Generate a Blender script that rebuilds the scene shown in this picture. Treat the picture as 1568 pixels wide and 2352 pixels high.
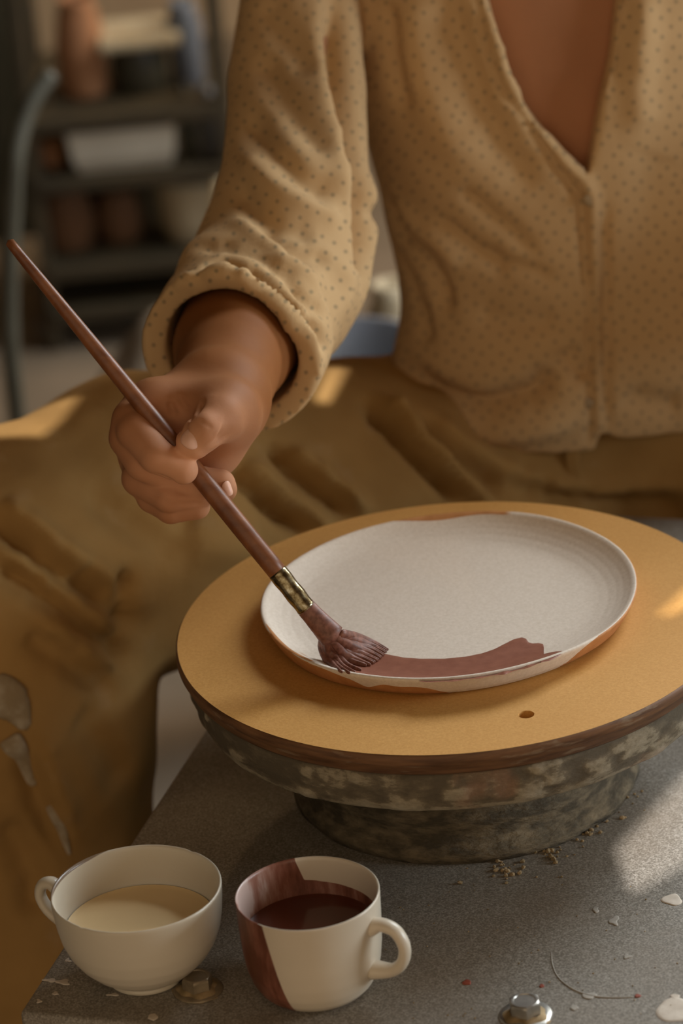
import bpy, bmesh, math, random
import numpy as np
from mathutils import Vector, Matrix

random.seed(7); rng = np.random.default_rng(7)
PI = math.pi
for o in list(bpy.data.objects): bpy.data.objects.remove(o)
S = bpy.context.scene
COL = S.collection
ZB = 0.60                       # bat top stands 0.60 m above the floor; all numbers below are measured from the bat top, lifted by ZB at the end

# ------------------------------------------------------------------ camera
CAM = np.array([-0.05972414, -2.07305641, 1.04664078])
Rv = np.array([0.99559086, -0.03972686, -0.0849742]); Uv = np.array([0.09380213, 0.42165039, 0.90189363]); Fv = np.array([0, 0.90588781, -0.42351774])
FPX = 9000.0
cd = bpy.data.cameras.new('camera'); cam = bpy.data.objects.new('camera', cd); COL.objects.link(cam)
cam.matrix_world = Matrix(((Rv[0], Uv[0], -Fv[0], CAM[0]), (Rv[1], Uv[1], -Fv[1], CAM[1]), (Rv[2], Uv[2], -Fv[2], CAM[2]), (0, 0, 0, 1)))
cd.sensor_fit = 'VERTICAL'; cd.sensor_height = 36; cd.sensor_width = 24; cd.lens = FPX / 2352 * 36
cd.dof.use_dof = True; cd.dof.focus_distance = 2.235; cd.dof.aperture_fstop = 6.0
cd.clip_start = 0.05
S.camera = cam

# ------------------------------------------------------------------ light and exposure
S.view_settings.view_transform = 'Standard'; S.view_settings.look = 'None'
S.view_settings.exposure = 0.20; S.view_settings.gamma = 1.0; S.view_settings.use_curve_mapping = False
w = bpy.data.worlds.new('world'); S.world = w; w.use_nodes = True
bg = w.node_tree.nodes['Background']; bg.inputs[0].default_value = (1.0, 0.79, 0.54, 1); bg.inputs[1].default_value = 0.70

def area(name, loc, aim, sx, sy, energy, col):
    l = bpy.data.lights.new(name, 'AREA'); l.shape = 'RECTANGLE'; l.size = sx; l.size_y = sy; l.energy = energy; l.color = col
    o = bpy.data.objects.new(name, l); COL.objects.link(o); o.location = loc
    o.rotation_euler = (Vector(aim) - Vector(loc)).to_track_quat('-Z', 'Y').to_euler(); return o
area('window_light', (1.20, 1.25, 1.15), (0, 0.05, 0), 0.9, 1.0, 44, (0.86, 0.95, 1.0))
area('side_fill_light', (1.45, -.15, .30), (-.05, -.1, -.05), 0.5, 0.45, 11, (0.80, 0.92, 1.0))  # added fill lamp, brightens the right sides of bowl and mug
area('back_fill_light', (1.45, 2.1, 1.1), (-.25, 2.6, -.3), 0.8, 1.0, 42, (1.0, 0.84, 0.62))  # added fill lamp, no window here; brightens the far shelves and wall
SUN = np.array([0.35, -0.60, 0.72]); SUN /= np.linalg.norm(SUN)
sl = bpy.data.lights.new('sun', 'SUN'); sl.energy = 4.8; sl.angle = 0.003; sl.color = (1.0, 0.96, 0.93)
so = bpy.data.objects.new('sun', sl); COL.objects.link(so); so.rotation_euler = Vector(SUN).to_track_quat('Z', 'Y').to_euler(); so.location = (1.5, -.6, 1.4)

# ------------------------------------------------------------------ points from the measured camera
def ray(x, y): return ((x - 784) * Rv + (1176 - y) * Uv) / FPX + Fv
def atY(x, y, Y): d = ray(x, y); return CAM + d * ((Y - CAM[1]) / d[1])
def atZ(x, y, Z): d = ray(x, y); return CAM + d * ((Z - CAM[2]) / d[2])
def atD(x, y, D): return CAM + ray(x, y) * D
def proj(P):
    d = P - CAM; z = d @ Fv
    return 784 + FPX * (d @ Rv) / z, 1176 - FPX * (d @ Uv) / z, z

# ------------------------------------------------------------------ object helpers
def finish(o, label=None, cat=None, group=None, kind=None):
    if label: o['label'] = label
    if cat: o['category'] = cat
    if group: o['group'] = group
    if kind: o['kind'] = kind
    return o
def thing(name, loc, label, cat, group=None):
    o = bpy.data.objects.new(name, None); o.empty_display_size = .02; COL.objects.link(o); o.location = Vector(loc)
    return finish(o, label, cat, group)
def wloc(p):
    v = Vector((0, 0, 0))
    while p is not None: v += p.location; p = p.parent
    return v
def link(name, me, mat, parent=None, smooth=True, origin=None):
    """mesh given in bat coordinates; stored relative to its parent / its own origin"""
    off = wloc(parent) if parent is not None else Vector(origin if origin is not None else (0, 0, 0))
    n = len(me.vertices); co = np.empty(n * 3, np.float32); me.vertices.foreach_get('co', co)
    co = co.reshape(-1, 3) - np.array(off, np.float32); me.vertices.foreach_set('co', co.ravel())
    me.polygons.foreach_set('use_smooth', np.full(len(me.polygons), smooth)); me.update()
    if mat is not None: me.materials.append(mat)
    o = bpy.data.objects.new(name, me); COL.objects.link(o)
    if parent is not None: o.parent = parent
    elif origin is not None: o.location = off
    return o
def npmesh(name, V, Q):
    me = bpy.data.meshes.new(name); V = np.asarray(V, np.float32); Q = np.asarray(Q, np.int32)
    k = Q.shape[1]
    me.vertices.add(len(V)); me.vertices.foreach_set('co', V.ravel())
    me.loops.add(Q.size); me.loops.foreach_set('vertex_index', Q.ravel())
    me.polygons.add(len(Q)); me.polygons.foreach_set('loop_start', np.arange(0, Q.size, k, dtype=np.int32))
    me.update(calc_edges=True); me.validate(); return me
def grid_faces(n, m, wrapu=False, wrapv=False):
    q = []
    for i in range(n if wrapu else n - 1):
        for j in range(m if wrapv else m - 1):
            a = i * m + j; b = ((i + 1) % n) * m + j; c = ((i + 1) % n) * m + (j + 1) % m; d = i * m + (j + 1) % m
            q.append((a, b, c, d))
    return np.array(q)
def crsp(pts, n):
    """smooth resample of a polyline of control points"""
    P = np.asarray(pts, float); P = np.vstack([2 * P[0] - P[1], P, 2 * P[-1] - P[-2]]); out = []
    segs = len(P) - 3
    for s in np.linspace(0, segs - 1e-6, n):
        i = int(s); t = s - i; a, b, c, d = P[i:i + 4]
        out.append(.5 * (2 * b + (c - a) * t + (2 * a - 5 * b + 4 * c - d) * t * t + (3 * b - a - 3 * c + d) * t ** 3))
    return np.array(out)
def lathe(profile, seg=128, centre=(0, 0), rf=None, zf=None):
    P = np.asarray(profile, float); n = len(P); th = np.linspace(0, 2 * PI, seg, endpoint=False)
    T, I = np.meshgrid(th, np.arange(n), indexing='ij')
    r = P[I, 0]; z = P[I, 1]
    if rf is not None: r = rf(r, z, T)
    if zf is not None: z = zf(r, z, T)
    V = np.stack([centre[0] + r * np.cos(T), centre[1] + r * np.sin(T), z], -1).reshape(-1, 3)
    return V, grid_faces(seg, n, wrapu=True), T.ravel(), I.ravel()
def tube(pts, rad, seg=12, n=None, flat=1.0, side=None, caps=True):
    """tube along smooth path; flat<1 squashes it across `side`"""
    n = n or len(pts); P = crsp(pts, n); rr = np.interp(np.linspace(0, 1, n), np.linspace(0, 1, len(rad)), rad)
    T = np.gradient(P, axis=0); T /= np.linalg.norm(T, axis=1)[:, None]
    a = np.array(side if side is not None else (0.3, 0.2, 1.0), float); V = []
    for i in range(n):
        u = a - T[i] * (a @ T[i]); u /= np.linalg.norm(u); v = np.cross(T[i], u)
        for k in range(seg):
            q = 2 * PI * k / seg; V.append(P[i] + rr[i] * (flat * math.cos(q) * u + math.sin(q) * v))
    Q = [tuple(x) for x in grid_faces(n, seg, wrapv=True)]
    me = bpy.data.meshes.new('tube'); fs = Q
    if caps:
        # rounded ends
        e = len(V); V.append(P[0] - T[0] * rr[0] * .6); V.append(P[-1] + T[-1] * rr[-1] * .6)
        fs = fs + [(e, (k + 1) % seg, k) for k in range(seg)] + [(e + 1, (n - 1) * seg + k, (n - 1) * seg + (k + 1) % seg) for k in range(seg)]
    me.from_pydata([tuple(v) for v in V], [], fs)
    bm = bmesh.new(); bm.from_mesh(me); bmesh.ops.recalc_face_normals(bm, faces=bm.faces); bm.to_mesh(me); bm.free()
    return me
def boxmesh(c, s, rz=0, bev=0.0, segs=2):
    bm = bmesh.new(); bmesh.ops.create_cube(bm, size=1)
    for v in bm.verts: v.co = Vector((v.co.x * s[0], v.co.y * s[1], v.co.z * s[2]))
    if bev: bmesh.ops.bevel(bm, geom=list(bm.edges), offset=bev, segments=segs, affect='EDGES', profile=.5)
    bmesh.ops.rotate(bm, verts=bm.verts, cent=(0, 0, 0), matrix=Matrix.Rotation(rz, 3, 'Z'))
    bmesh.ops.translate(bm, verts=bm.verts, vec=Vector(c))
    me = bpy.data.meshes.new('box'); bm.to_mesh(me); bm.free(); return me
def attr(me, name, vals):
    a = me.attributes.new(name, 'FLOAT', 'POINT'); a.data.foreach_set('value', np.asarray(vals, np.float32))
def normals(V, Q):
    N = np.zeros_like(V); a, b, c = V[Q[:, 0]], V[Q[:, 1]], V[Q[:, 2]]; d = V[Q[:, 3]]
    fn = np.cross(c - a, d - b)
    for k in range(4): np.add.at(N, Q[:, k], fn)
    return N / (np.linalg.norm(N, axis=1)[:, None] + 1e-12)
def vnoise(P, scale, seed=0):
    """cheap smooth noise: a sum of turned sines, roughly -1..1"""
    r = np.random.default_rng(seed); s = 0
    for k in range(7):
        d = r.normal(size=3); d /= np.linalg.norm(d); s = s + np.sin((P @ d) * scale * (1 + .35 * k) + r.uniform(0, 6.28) + 1.3 * np.sin((P @ d[::-1]) * scale * .6))
    return s / 4.0

# ------------------------------------------------------------------ distance fields -> one continuous surface
class Field:
    def __init__(s, X, Y, Z):
        s.ax = [np.asarray(a, np.float32) for a in (X, Y, Z)]; s.D = np.full([len(a) for a in s.ax], .2, np.float32)
    def box(s, lo, hi):
        sl = []
        for a, l, h in zip(s.ax, lo, hi): i = max(0, np.searchsorted(a, l) - 1); j = min(len(a), np.searchsorted(a, h) + 1); sl.append(slice(i, max(j, i + 1)))
        g = np.meshgrid(*[a[q] for a, q in zip(s.ax, sl)], indexing='ij', sparse=True); return tuple(sl), g
    def merge(s, sl, d, k):
        D = s.D[sl]
        if k > 0:
            h = np.clip(.5 + .5 * (D - d) / k, 0, 1); s.D[sl] = D * (1 - h) + d * h - k * h * (1 - h)
        else: s.D[sl] = np.minimum(D, d)
    def cone(s, a, b, ra, rb, k=.004, pad=.03, cut=False):
        a = np.asarray(a, float); b = np.asarray(b, float); R = max(ra, rb) + pad
        sl, (x, y, z) = s.box(np.minimum(a, b) - R, np.maximum(a, b) + R)
        ab = b - a; L = max(ab @ ab, 1e-12)
        t = np.clip(((x - a[0]) * ab[0] + (y - a[1]) * ab[1] + (z - a[2]) * ab[2]) / L, 0, 1)
        d = np.sqrt((x - a[0] - t * ab[0]) ** 2 + (y - a[1] - t * ab[1]) ** 2 + (z - a[2] - t * ab[2]) ** 2) - (ra + (rb - ra) * t)
        if cut: s.D[sl] = np.maximum(s.D[sl], -d)
        else: s.merge(sl, d.astype(np.float32), k)
    def chain(s, pts, rad, k=.004, k0=None):
        for i in range(len(pts) - 1): s.cone(pts[i], pts[i + 1], rad[i], rad[i + 1], k if (i or k0 is None) else k0)
    def ell(s, c, r, k=.01, pad=.04):
        c = np.asarray(c, float); r = np.asarray(r, float); sl, (x, y, z) = s.box(c - r - pad, c + r + pad)
        q = np.sqrt(((x - c[0]) / r[0]) ** 2 + ((y - c[1]) / r[1]) ** 2 + ((z - c[2]) / r[2]) ** 2)
        s.merge(sl, ((q - 1) * r.min()).astype(np.float32), k)
    def loft(s, rows, k=.01, grow=0.0):
        """rows: (z, cx, cy, a, b) ellipse sections"""
        r = np.array(rows, float); r = r[np.argsort(r[:, 0])]
        sl, (x, y, z) = s.box((r[:, 1].min() - r[:, 3].max() - .05, r[:, 2].min() - r[:, 4].max() - .05, r[0, 0] - .03), (r[:, 1].max() + r[:, 3].max() + .05, r[:, 2].max() + r[:, 4].max() + .05, r[-1, 0] + .03))
        f = [np.interp(z, r[:, 0], r[:, i]) for i in (1, 2, 3, 4)]
        a = f[2] + grow; b = f[3] + grow
        q = ((np.abs(x - f[0]) / a) ** 2.3 + (np.abs(y - f[1]) / b) ** 2.3) ** (1 / 2.3)
        d = np.maximum((q - 1) * np.minimum(a, b), np.maximum(z - r[-1, 0], r[0, 0] - z))
        s.merge(sl, d.astype(np.float32), k)
    def mesh(s):
        D = s.D; ins = D < 0
        c = np.zeros([n - 1 for n in D.shape], np.uint8)
        for i in (0, 1):
            for j in (0, 1):
                for k in (0, 1): c += ins[i:i + c.shape[0], j:j + c.shape[1], k:k + c.shape[2]]
        act = (c > 0) & (c < 8); I = np.argwhere(act); idx = np.full(c.shape, -1, np.int32); idx[act] = np.arange(len(I))
        P = np.zeros((len(I), 3)); cnt = np.zeros(len(I))
        A = s.ax
        for ax in range(3):
            o1, o2 = [q for q in range(3) if q != ax]
            for u in (0, 1):
                for v in (0, 1):
                    n0 = I.copy(); n0[:, o1] += u; n0[:, o2] += v; n1 = n0.copy(); n1[:, ax] += 1
                    d0 = D[n0[:, 0], n0[:, 1], n0[:, 2]].astype(float); d1 = D[n1[:, 0], n1[:, 1], n1[:, 2]].astype(float); m = (d0 < 0) != (d1 < 0)
                    t = d0[m] / (d0[m] - d1[m])
                    for q in range(3):
                        p0 = A[q][n0[m, q]]; P[m, q] += p0 + (t * (A[q][n1[m, q]] - p0) if q == ax else 0)
                    cnt[m] += 1
        P /= cnt[:, None]; quads = []
        for ax in range(3):
            o1, o2 = [q for q in range(3) if q != ax]
            a = [slice(None)] * 3; b = [slice(None)] * 3; a[ax] = slice(0, -1); b[ax] = slice(1, None)
            x = ins[tuple(a)] != ins[tuple(b)]; E = np.argwhere(x)
            E = E[(E[:, o1] > 0) & (E[:, o2] > 0) & (E[:, o1] < D.shape[o1] - 1) & (E[:, o2] < D.shape[o2] - 1)]
            up = ins[E[:, 0], E[:, 1], E[:, 2]]; cs = []
            for u, v in ((1, 1), (0, 1), (0, 0), (1, 0)):
                e = E.copy(); e[:, o1] -= u; e[:, o2] -= v; cs.append(idx[e[:, 0], e[:, 1], e[:, 2]])
            q = np.stack(cs, 1); flip = up if ax != 1 else ~up
            q = np.where(flip[:, None], q, q[:, ::-1]); quads.append(q)
        return P, np.concatenate(quads)
def ramp_axis(*parts):
    """(start, end, step) pieces joined into one axis"""
    out = []
    for a, b, st in parts: out.append(np.arange(a, b - st * .5, st))
    out.append([parts[-1][1]]); return np.concatenate(out)
def relax(V, Q, it=1, f=.5):
    for _ in range(it):
        A = np.zeros_like(V); n = np.zeros(len(V))
        for k in range(4):
            np.add.at(A, Q[:, k], V[Q[:, (k + 1) % 4]]); np.add.at(n, Q[:, k], 1)
        V = V + f * (A / np.maximum(n, 1)[:, None] - V)
    return V
def curve_on(V, N, line):
    """lay a drawn line onto the nearest facing surface; returns 3D points"""
    face = ((V - CAM) * N).sum(1) < -.02; W = V[face]; px, py, z = proj(W); out = []
    L = np.asarray(line, float); n = max(3, int(np.hypot(*np.diff(L, axis=0).T).sum() / 22)); L = crsp(L, n)
    for x, y in L:
        d = np.hypot(px - x, py - y); m = d < 14
        if not m.any(): continue
        c = np.where(m)[0]; out.append(W[c[np.argmin(z[c] + d[c] * .0008)]])
    return np.array(out)
def creases(V, Q, lines, gain=1.0):
    """raise (+) or sink (-) the surface along lines: (points, height, half-width)"""
    N = normals(V, Q); off = np.zeros(len(V))
    for line, h, wd in lines:
        C = curve_on(V, N, line)
        if len(C) < 2: continue
        lo, hi = C.min(0) - 3 * wd, C.max(0) + 3 * wd; m = np.where(((V > lo) & (V < hi)).all(1))[0]; P = V[m]; best = np.full(len(m), 9.); tt = np.zeros(len(m))
        for i in range(len(C) - 1):
            a, b = C[i], C[i + 1]; ab = b - a; t = np.clip(((P - a) @ ab) / max(ab @ ab, 1e-12), 0, 1); d = np.linalg.norm(P - a - t[:, None] * ab, axis=1)
            u = d < best; best[u] = d[u]; tt[u] = (i + t[u]) / (len(C) - 1)
        fade = np.clip(np.minimum(tt, 1 - tt) * 6 + .25, 0, 1)
        off[m] += gain * h * np.exp(-(best / wd) ** 2) * fade
    return V + N * off[:, None]

# ------------------------------------------------------------------ materials
def newmat(name, col, rough=.6, metal=0, spec=.4, sss=0, coat=0):
    m = bpy.data.materials.new(name); m.use_nodes = True; b = m.node_tree.nodes['Principled BSDF']
    b.inputs['Base Color'].default_value = (*col, 1); b.inputs['Roughness'].default_value = rough; b.inputs['Metallic'].default_value = metal
    b.inputs['Specular IOR Level'].default_value = spec
    if sss: b.inputs['Subsurface Weight'].default_value = sss; b.inputs['Subsurface Scale'].default_value = .006; b.inputs['Subsurface Radius'].default_value = (1, .35, .2)
    if coat: b.inputs['Coat Weight'].default_value = coat; b.inputs['Coat Roughness'].default_value = .1
    return m
class NB:
    def __init__(s, m): s.m = m; s.t = m.node_tree; s.b = s.t.nodes['Principled BSDF']; s.co = s.t.nodes.new('ShaderNodeTexCoord')
    def n(s, ty, **kw):
        x = s.t.nodes.new(ty)
        for k, v in kw.items():
            if k in x.inputs: x.inputs[k].default_value = v
            else: setattr(x, k, v)
        return x
    def l(s, a, b): s.t.links.new(a, b)
    def noise(s, scale, detail=4, rough=.55, vec=None, stretch=None, dist=0):
        x = s.n('ShaderNodeTexNoise', Scale=scale, Detail=detail, Roughness=rough, Distortion=dist); v = vec or s.co.outputs['Object']
        if stretch:
            mp = s.n('ShaderNodeMapping'); mp.inputs['Scale'].default_value = stretch; s.l(v, mp.inputs['Vector']); v = mp.outputs[0]
        s.l(v, x.inputs['Vector']); return x.outputs['Fac']
    def ramp(s, fac, stops, interp='LINEAR'):
        r = s.n('ShaderNodeValToRGB'); e = r.color_ramp; e.interpolation = interp
        while len(e.elements) < len(stops): e.elements.new(.5)
        for el, (p, c) in zip(e.elements, stops): el.position = p; el.color = (*c, 1) if not isinstance(c, (int, float)) else (c, c, c, 1)
        s.l(fac, r.inputs[0]); return r.outputs[0]
    def mix(s, fac, a, b):
        x = s.n('ShaderNodeMix', data_type='RGBA')
        if isinstance(fac, (int, float)): x.inputs[0].default_value = fac
        else: s.l(fac, x.inputs[0])
        for i, v in ((6, a), (7, b)):
            if isinstance(v, tuple): x.inputs[i].default_value = (*v, 1)
            else: s.l(v, x.inputs[i])
        return x.outputs[2]
    def math(s, op, a, b=0, c=0):
        x = s.n('ShaderNodeMath', operation=op)
        for i, v in enumerate((a, b, c)):
            if isinstance(v, (int, float)): x.inputs[i].default_value = v
            else: s.l(v, x.inputs[i])
        return x.outputs[0]
    def attr(s, name): return s.n('ShaderNodeAttribute', attribute_name=name).outputs['Fac']
    def base(s, c): s.l(c, s.b.inputs['Base Color'])
    def rough(s, c): s.l(c, s.b.inputs['Roughness'])
    def bump(s, h, strength=.3, dist=.001):
        x = s.n('ShaderNodeBump', Strength=strength, Distance=dist); s.l(h, x.inputs['Height']); s.l(x.outputs[0], s.b.inputs['Normal'])

def mottled(name, a, b, scale=30, rough=.7, bump=.2, bd=.001, metal=0, spec=.4, stretch=None, lo=.35, hi=.65, sss=0, coat=0):
    m = newmat(name, a, rough, metal, spec, sss, coat); k = NB(m); f = k.noise(scale, 5, .6, stretch=stretch)
    k.base(k.ramp(f, [(lo, a), (hi, b)]))
    if bump: k.bump(k.noise(scale * 3, 4, .6, stretch=stretch), bump, bd)
    return m

M = {}
M['plaster'] = mottled('plaster', (.30, .21, .13), (.40, .29, .18), 3, .95, .3, .004)
M['ceiling'] = mottled('ceiling_paint', (.45, .38, .28), (.5, .42, .32), 3, .95, 0)
M['floor'] = mottled('floor_concrete', (.115, .085, .055), (.17, .125, .085), 6, .85, .3, .002)
M['dark_wood'] = mottled('dark_wood', (.030, .022, .011), (.055, .038, .018), 8, .6, .2, .001, stretch=(1, 1, 8))
M['brown_wood'] = mottled('brown_wood', (.05, .026, .012), (.09, .045, .02), 10, .6, .2, .001, stretch=(1, 6, 1))

# speckled grey sheet of the wheel table
m = newmat('table_grey', (.2, .18, .16), .5, .0, .5); k = NB(m)
n1 = k.noise(900, 2, .6); n2 = k.noise(14, 5, .6); n3 = k.noise(45, 6, .7, dist=.6)
c = k.ramp(n1, [(.35, (.14, .122, .098)), (.5, (.225, .20, .165)), (.68, (.38, .345, .30))])
c = k.mix(k.ramp(n2, [(.4, 0.0), (.75, .55)]), c, (.17, .125, .08))
c = k.mix(k.ramp(n3, [(.62, 0.0), (.72, .45)]), c, (.34, .31, .27))
k.base(c); k.rough(k.ramp(n2, [(.3, .38), (.7, .62)])); k.bump(n1, .25, .0004); M['table'] = m
M['table_side'] = mottled('table_side', (.05, .03, .02), (.09, .06, .035), 20, .7)

# bat: pressed board
m = newmat('board_ochre', (.5, .28, .08), .55, 0, .35); k = NB(m)
n1 = k.noise(700, 3, .7); n2 = k.noise(9, 4, .5)
c = k.ramp(n1, [(.3, (.53, .262, .062)), (.7, (.66, .355, .105))]); c = k.mix(k.ramp(n2, [(.35, 0.0), (.7, .35)]), c, (.50, .235, .05))
k.base(c); k.bump(n1, .1, .0003); M['bat'] = m
m = newmat('board_edge', (.13, .06, .025), .6); k = NB(m); n1 = k.noise(30, 5, .6, stretch=(1, 1, 9)); n2 = k.noise(55, 4, .6, stretch=(.6, .6, 3))
c = k.ramp(n1, [(.35, (.085, .036, .014)), (.65, (.19, .088, .036))]); c = k.mix(k.ramp(n2, [(.58, 0.0), (.66, .55)]), c, (.27, .19, .12)); k.base(c); k.bump(n1, .3, .0008); M['bat_edge'] = m
# wheel head, splashed with dried clay
m = newmat('clay_splashed_metal', (.1, .08, .05), .85); k = NB(m)
h = k.attr('splash'); n1 = k.noise(60, 5, .65, stretch=(1, 1, 2.0)); n2 = k.noise(300, 3, .6); n3 = k.noise(22, 3, .5)
s_ = k.math('ADD', h, k.math('MULTIPLY', k.math('SUBTRACT', n1, .5), 1.1))
c = k.ramp(s_, [(.30, (.105, .080, .050)), (.48, (.17, .130, .082)), (.55, (.29, .235, .155)), (.85, (.42, .35, .25))])
c = k.mix(k.ramp(n3, [(.62, 0.0), (.70, .5)]), c, (.30, .15, .085)); c = k.mix(k.ramp(n2, [(.3, .35), (.7, 0.0)]), c, (.07, .055, .035))
k.base(c); k.bump(s_, .6, .002); M['splash'] = m
M['drum'] = mottled('clay_caked_metal', (.075, .058, .036), (.235, .178, .108), 60, .9, .7, .003, lo=.40, hi=.70, stretch=(1, 1, 3))
# plate
m = newmat('slipped_stoneware', (.6, .5, .4), .62, 0, .3); k = NB(m)
e = k.math('ADD', k.attr('slip'), k.math('MULTIPLY', k.math('SUBTRACT', k.noise(90, 3, .5), .5), .08))
white = k.ramp(k.noise(500, 3, .7), [(.3, (.62, .52, .42)), (.7, (.73, .63, .53))]); clay = k.ramp(k.noise(120, 4, .6), [(.3, (.40, .165, .05)), (.7, (.52, .235, .085))])
k.base(k.mix(k.ramp(e, [(.48, 0.0), (.53, 1.0)]), clay, white)); k.bump(k.noise(350, 3, .6), .12, .0004); M['plate'] = m
m = newmat('glaze_red_brown', (.17, .055, .032), .5, 0, .35); k = NB(m); k.base(k.ramp(k.noise(160, 4, .6), [(.3, (.215, .070, .038)), (.7, (.275, .098, .056))])); k.bump(k.noise(120, 4, .6, stretch=(1, 4, 1)), .12, .0004); M['glaze'] = m
# brush
M['handle'] = mottled('varnished_wood', (.13, .038, .010), (.23, .078, .024), 60, .42, .15, .0003, spec=.45, stretch=(1, 3, 1))
m = newmat('ferrule_metal', (.5, .45, .33), .25, 1.0); k = NB(m); k.base(k.ramp(k.noise(240, 4, .6), [(.38, (.12, .085, .04)), (.55, (.30, .25, .15)), (.7, (.5, .47, .38))])); M['ferrule'] = m
m = newmat('glaze_soaked_hair', (.14, .05, .032), .5, 0, .5); k = NB(m); k.base(k.ramp(k.noise(260, 3, .6), [(.35, (.12, .040, .022)), (.65, (.25, .10, .065))])); M['hair'] = m
# crockery
def china(name, a, b): return mottled(name, a, b, 12, .32, .03, .0003, spec=.5)
m = newmat('cream_porcelain', (.6, .53, .42), .3, 0, .5); k = NB(m); c = k.ramp(k.noise(12, 3, .5), [(.3, (.56, .49, .385)), (.7, (.62, .55, .44))])
k.base(k.mix(k.ramp(k.attr('rimline'), [(.45, 0.0), (.6, .85)]), c, (.13, .07, .035))); M['bowl'] = m
m = newmat('mug_porcelain', (.6, .5, .4), .33, 0, .5); k = NB(m)
st = k.noise(55, 5, .65, stretch=(1.6, 1.6, .35)); f = k.attr('dip')
wash = k.ramp(k.math('ADD', st, k.attr('rub')), [(.36, (.12, .038, .020)), (.50, (.22, .082, .052)), (.62, (.33, .17, .125)), (.74, (.50, .36, .31))])
k.base(k.mix(k.ramp(f, [(.48, 0.0), (.52, 1.0)]), k.ramp(k.noise(12, 3, .5), [(.3, (.57, .485, .375)), (.7, (.63, .545, .43))]), wash)); M['mug'] = m
M['cream'] = mottled('cream_liquid', (.70, .52, .28), (.74, .56, .31), 20, .35, .0, spec=.4)
M['darkglaze'] = newmat('dark_glaze_liquid', (.085, .022, .011), .16, 0, .5)
M['steel'] = mottled('worn_steel', (.32, .30, .27), (.55, .52, .47), 60, .35, .1, .0003, metal=.9)
M['dullsteel'] = mottled('clay_dusted_steel', (.20, .155, .10), (.34, .27, .18), 80, .4, .2, .0004, metal=.4)
M['slip'] = mottled('dried_slip', (.50, .42, .34), (.62, .54, .45), 90, .8, .2, .0005)
M['slip_thin'] = mottled('thin_slip', (.26, .23, .19), (.36, .32, .27), 90, .8, .1, .0003)
M['smear'] = mottled('dusty_clay', (.30, .22, .13), (.44, .36, .26), 60, .95, .6, .002, lo=.4, hi=.6)
M['red'] = mottled('dried_red_glaze', (.20, .04, .018), (.28, .06, .028), 90, .6, .1, .0003)
M['crumb'] = mottled('clay_crumb', (.19, .135, .065), (.40, .28, .15), 120, .9, .3, .0005)
# person
m = newmat('skin', (.42, .21, .12), .62, 0, .16, .10); k = NB(m)
c = k.ramp(k.noise(18, 4, .5), [(.35, (.21, .072, .018)), (.65, (.26, .095, .028))]); c = k.mix(k.attr('lit_pink'), c, (.70, .35, .20))
k.base(c); k.bump(k.noise(420, 3, .6), .18, .0004); M['skin'] = m
M['nail'] = newmat('nail', (.74, .43, .31), .4, 0, .3, .1)
m = newmat('dotted_cotton', (.3, .19, .09), .9, 0, .15); k = NB(m)
uv = k.n('ShaderNodeUVMap', uv_map='UVMap').outputs[0]
vo = k.n('ShaderNodeTexVoronoi', voronoi_dimensions='2D', feature='F1', Scale=118.0, Randomness=.38); mp = k.n('ShaderNodeMapping'); mp.inputs['Rotation'].default_value = (0, 0, .72)
k.l(uv, mp.inputs[0]); k.l(mp.outputs[0], vo.inputs['Vector'])
c = k.ramp(k.noise(9, 4, .5), [(.3, (.49, .308, .148)), (.7, (.59, .385, .195))])
k.base(k.mix(k.ramp(vo.outputs['Distance'], [(.06, .60), (.22, 0.0)]), c, (.13, .12, .075)))
k.bump(k.math('ADD', k.noise(55, 4, .6), k.math('MULTIPLY', k.noise(900, 2, .5), .25)), .35, .0015); M['shirt'] = m
m = newmat('khaki_twill', (.15, .1, .045), .9, 0, .12); k = NB(m); c = k.ramp(k.noise(7, 4, .55), [(.3, (.27, .150, .048)), (.7, (.43, .25, .088))])
k.base(k.mix(k.ramp(k.noise(26, 4, .6), [(.6, 0.0), (.75, .3)]), c, (.46, .31, .17))); k.bump(k.noise(40, 5, .65), .5, .003); M['trousers'] = m
M['boot'] = mottled('boot_leather', (.045, .02, .012), (.075, .035, .02), 30, .55)
M['thread'] = newmat('shell_button', (.34, .23, .12), .4)

# ------------------------------------------------------------------ the room
def slab(name, lo, hi, mat):
    me = boxmesh([(a + b) / 2 for a, b in zip(lo, hi)], [b - a for a, b in zip(lo, hi)]); o = link(name, me, mat, smooth=False); o['kind'] = 'structure'; return o
FZ = -ZB
slab('floor', (-3.0, -3.0, FZ - .1), (2.2, 3.2, FZ), M['floor'])
slab('left_light_blocker', (-1.7, -1.6, FZ), (-1.6, 3.0, 2.75), M['dark_wood'])  # unseen dark wall added to cut ambient light from the left
slab('wall_back', (-3.0, 3.0, FZ), (2.2, 3.1, 2.75), M['plaster'])
# made-up ceiling holes, shaped to cast the sun patches; the right wall has the window
WX, CZ = 1.62, 2.75
def on_wall(p): t = (CZ - p[2]) / SUN[2]; q = np.array(p) + SUN * t; return (q[0], q[1])
TB = -.106
holes = []
holes.append([on_wall(atZ(x, y, TB)) for x, y in ((1412, 1948), (1448, 2062), (1600, 1975), (1700, 1830), (1640, 1700))])
holes.append([on_wall(atY(x, y, Y)) for x, y, Y in ((735, 845, .40), (790, 860, .40), (700, 1010, .37), (655, 1015, .37))])
holes.append([on_wall(atY(x, y, Y)) for x, y, Y in ((-60, 900, .30), (196, 895, .30), (150, 960, .27), (85, 1025, .25), (-60, 1035, .25))])
holes.append([on_wall(atZ(x, y, 0)) for x, y in ((1590, 1335), (1512, 1408), (1520, 1424), (1610, 1385))])
win = [(-.0, .40), (1.10, .40), (1.10, 1.45), (-.0, 1.45)]
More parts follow.
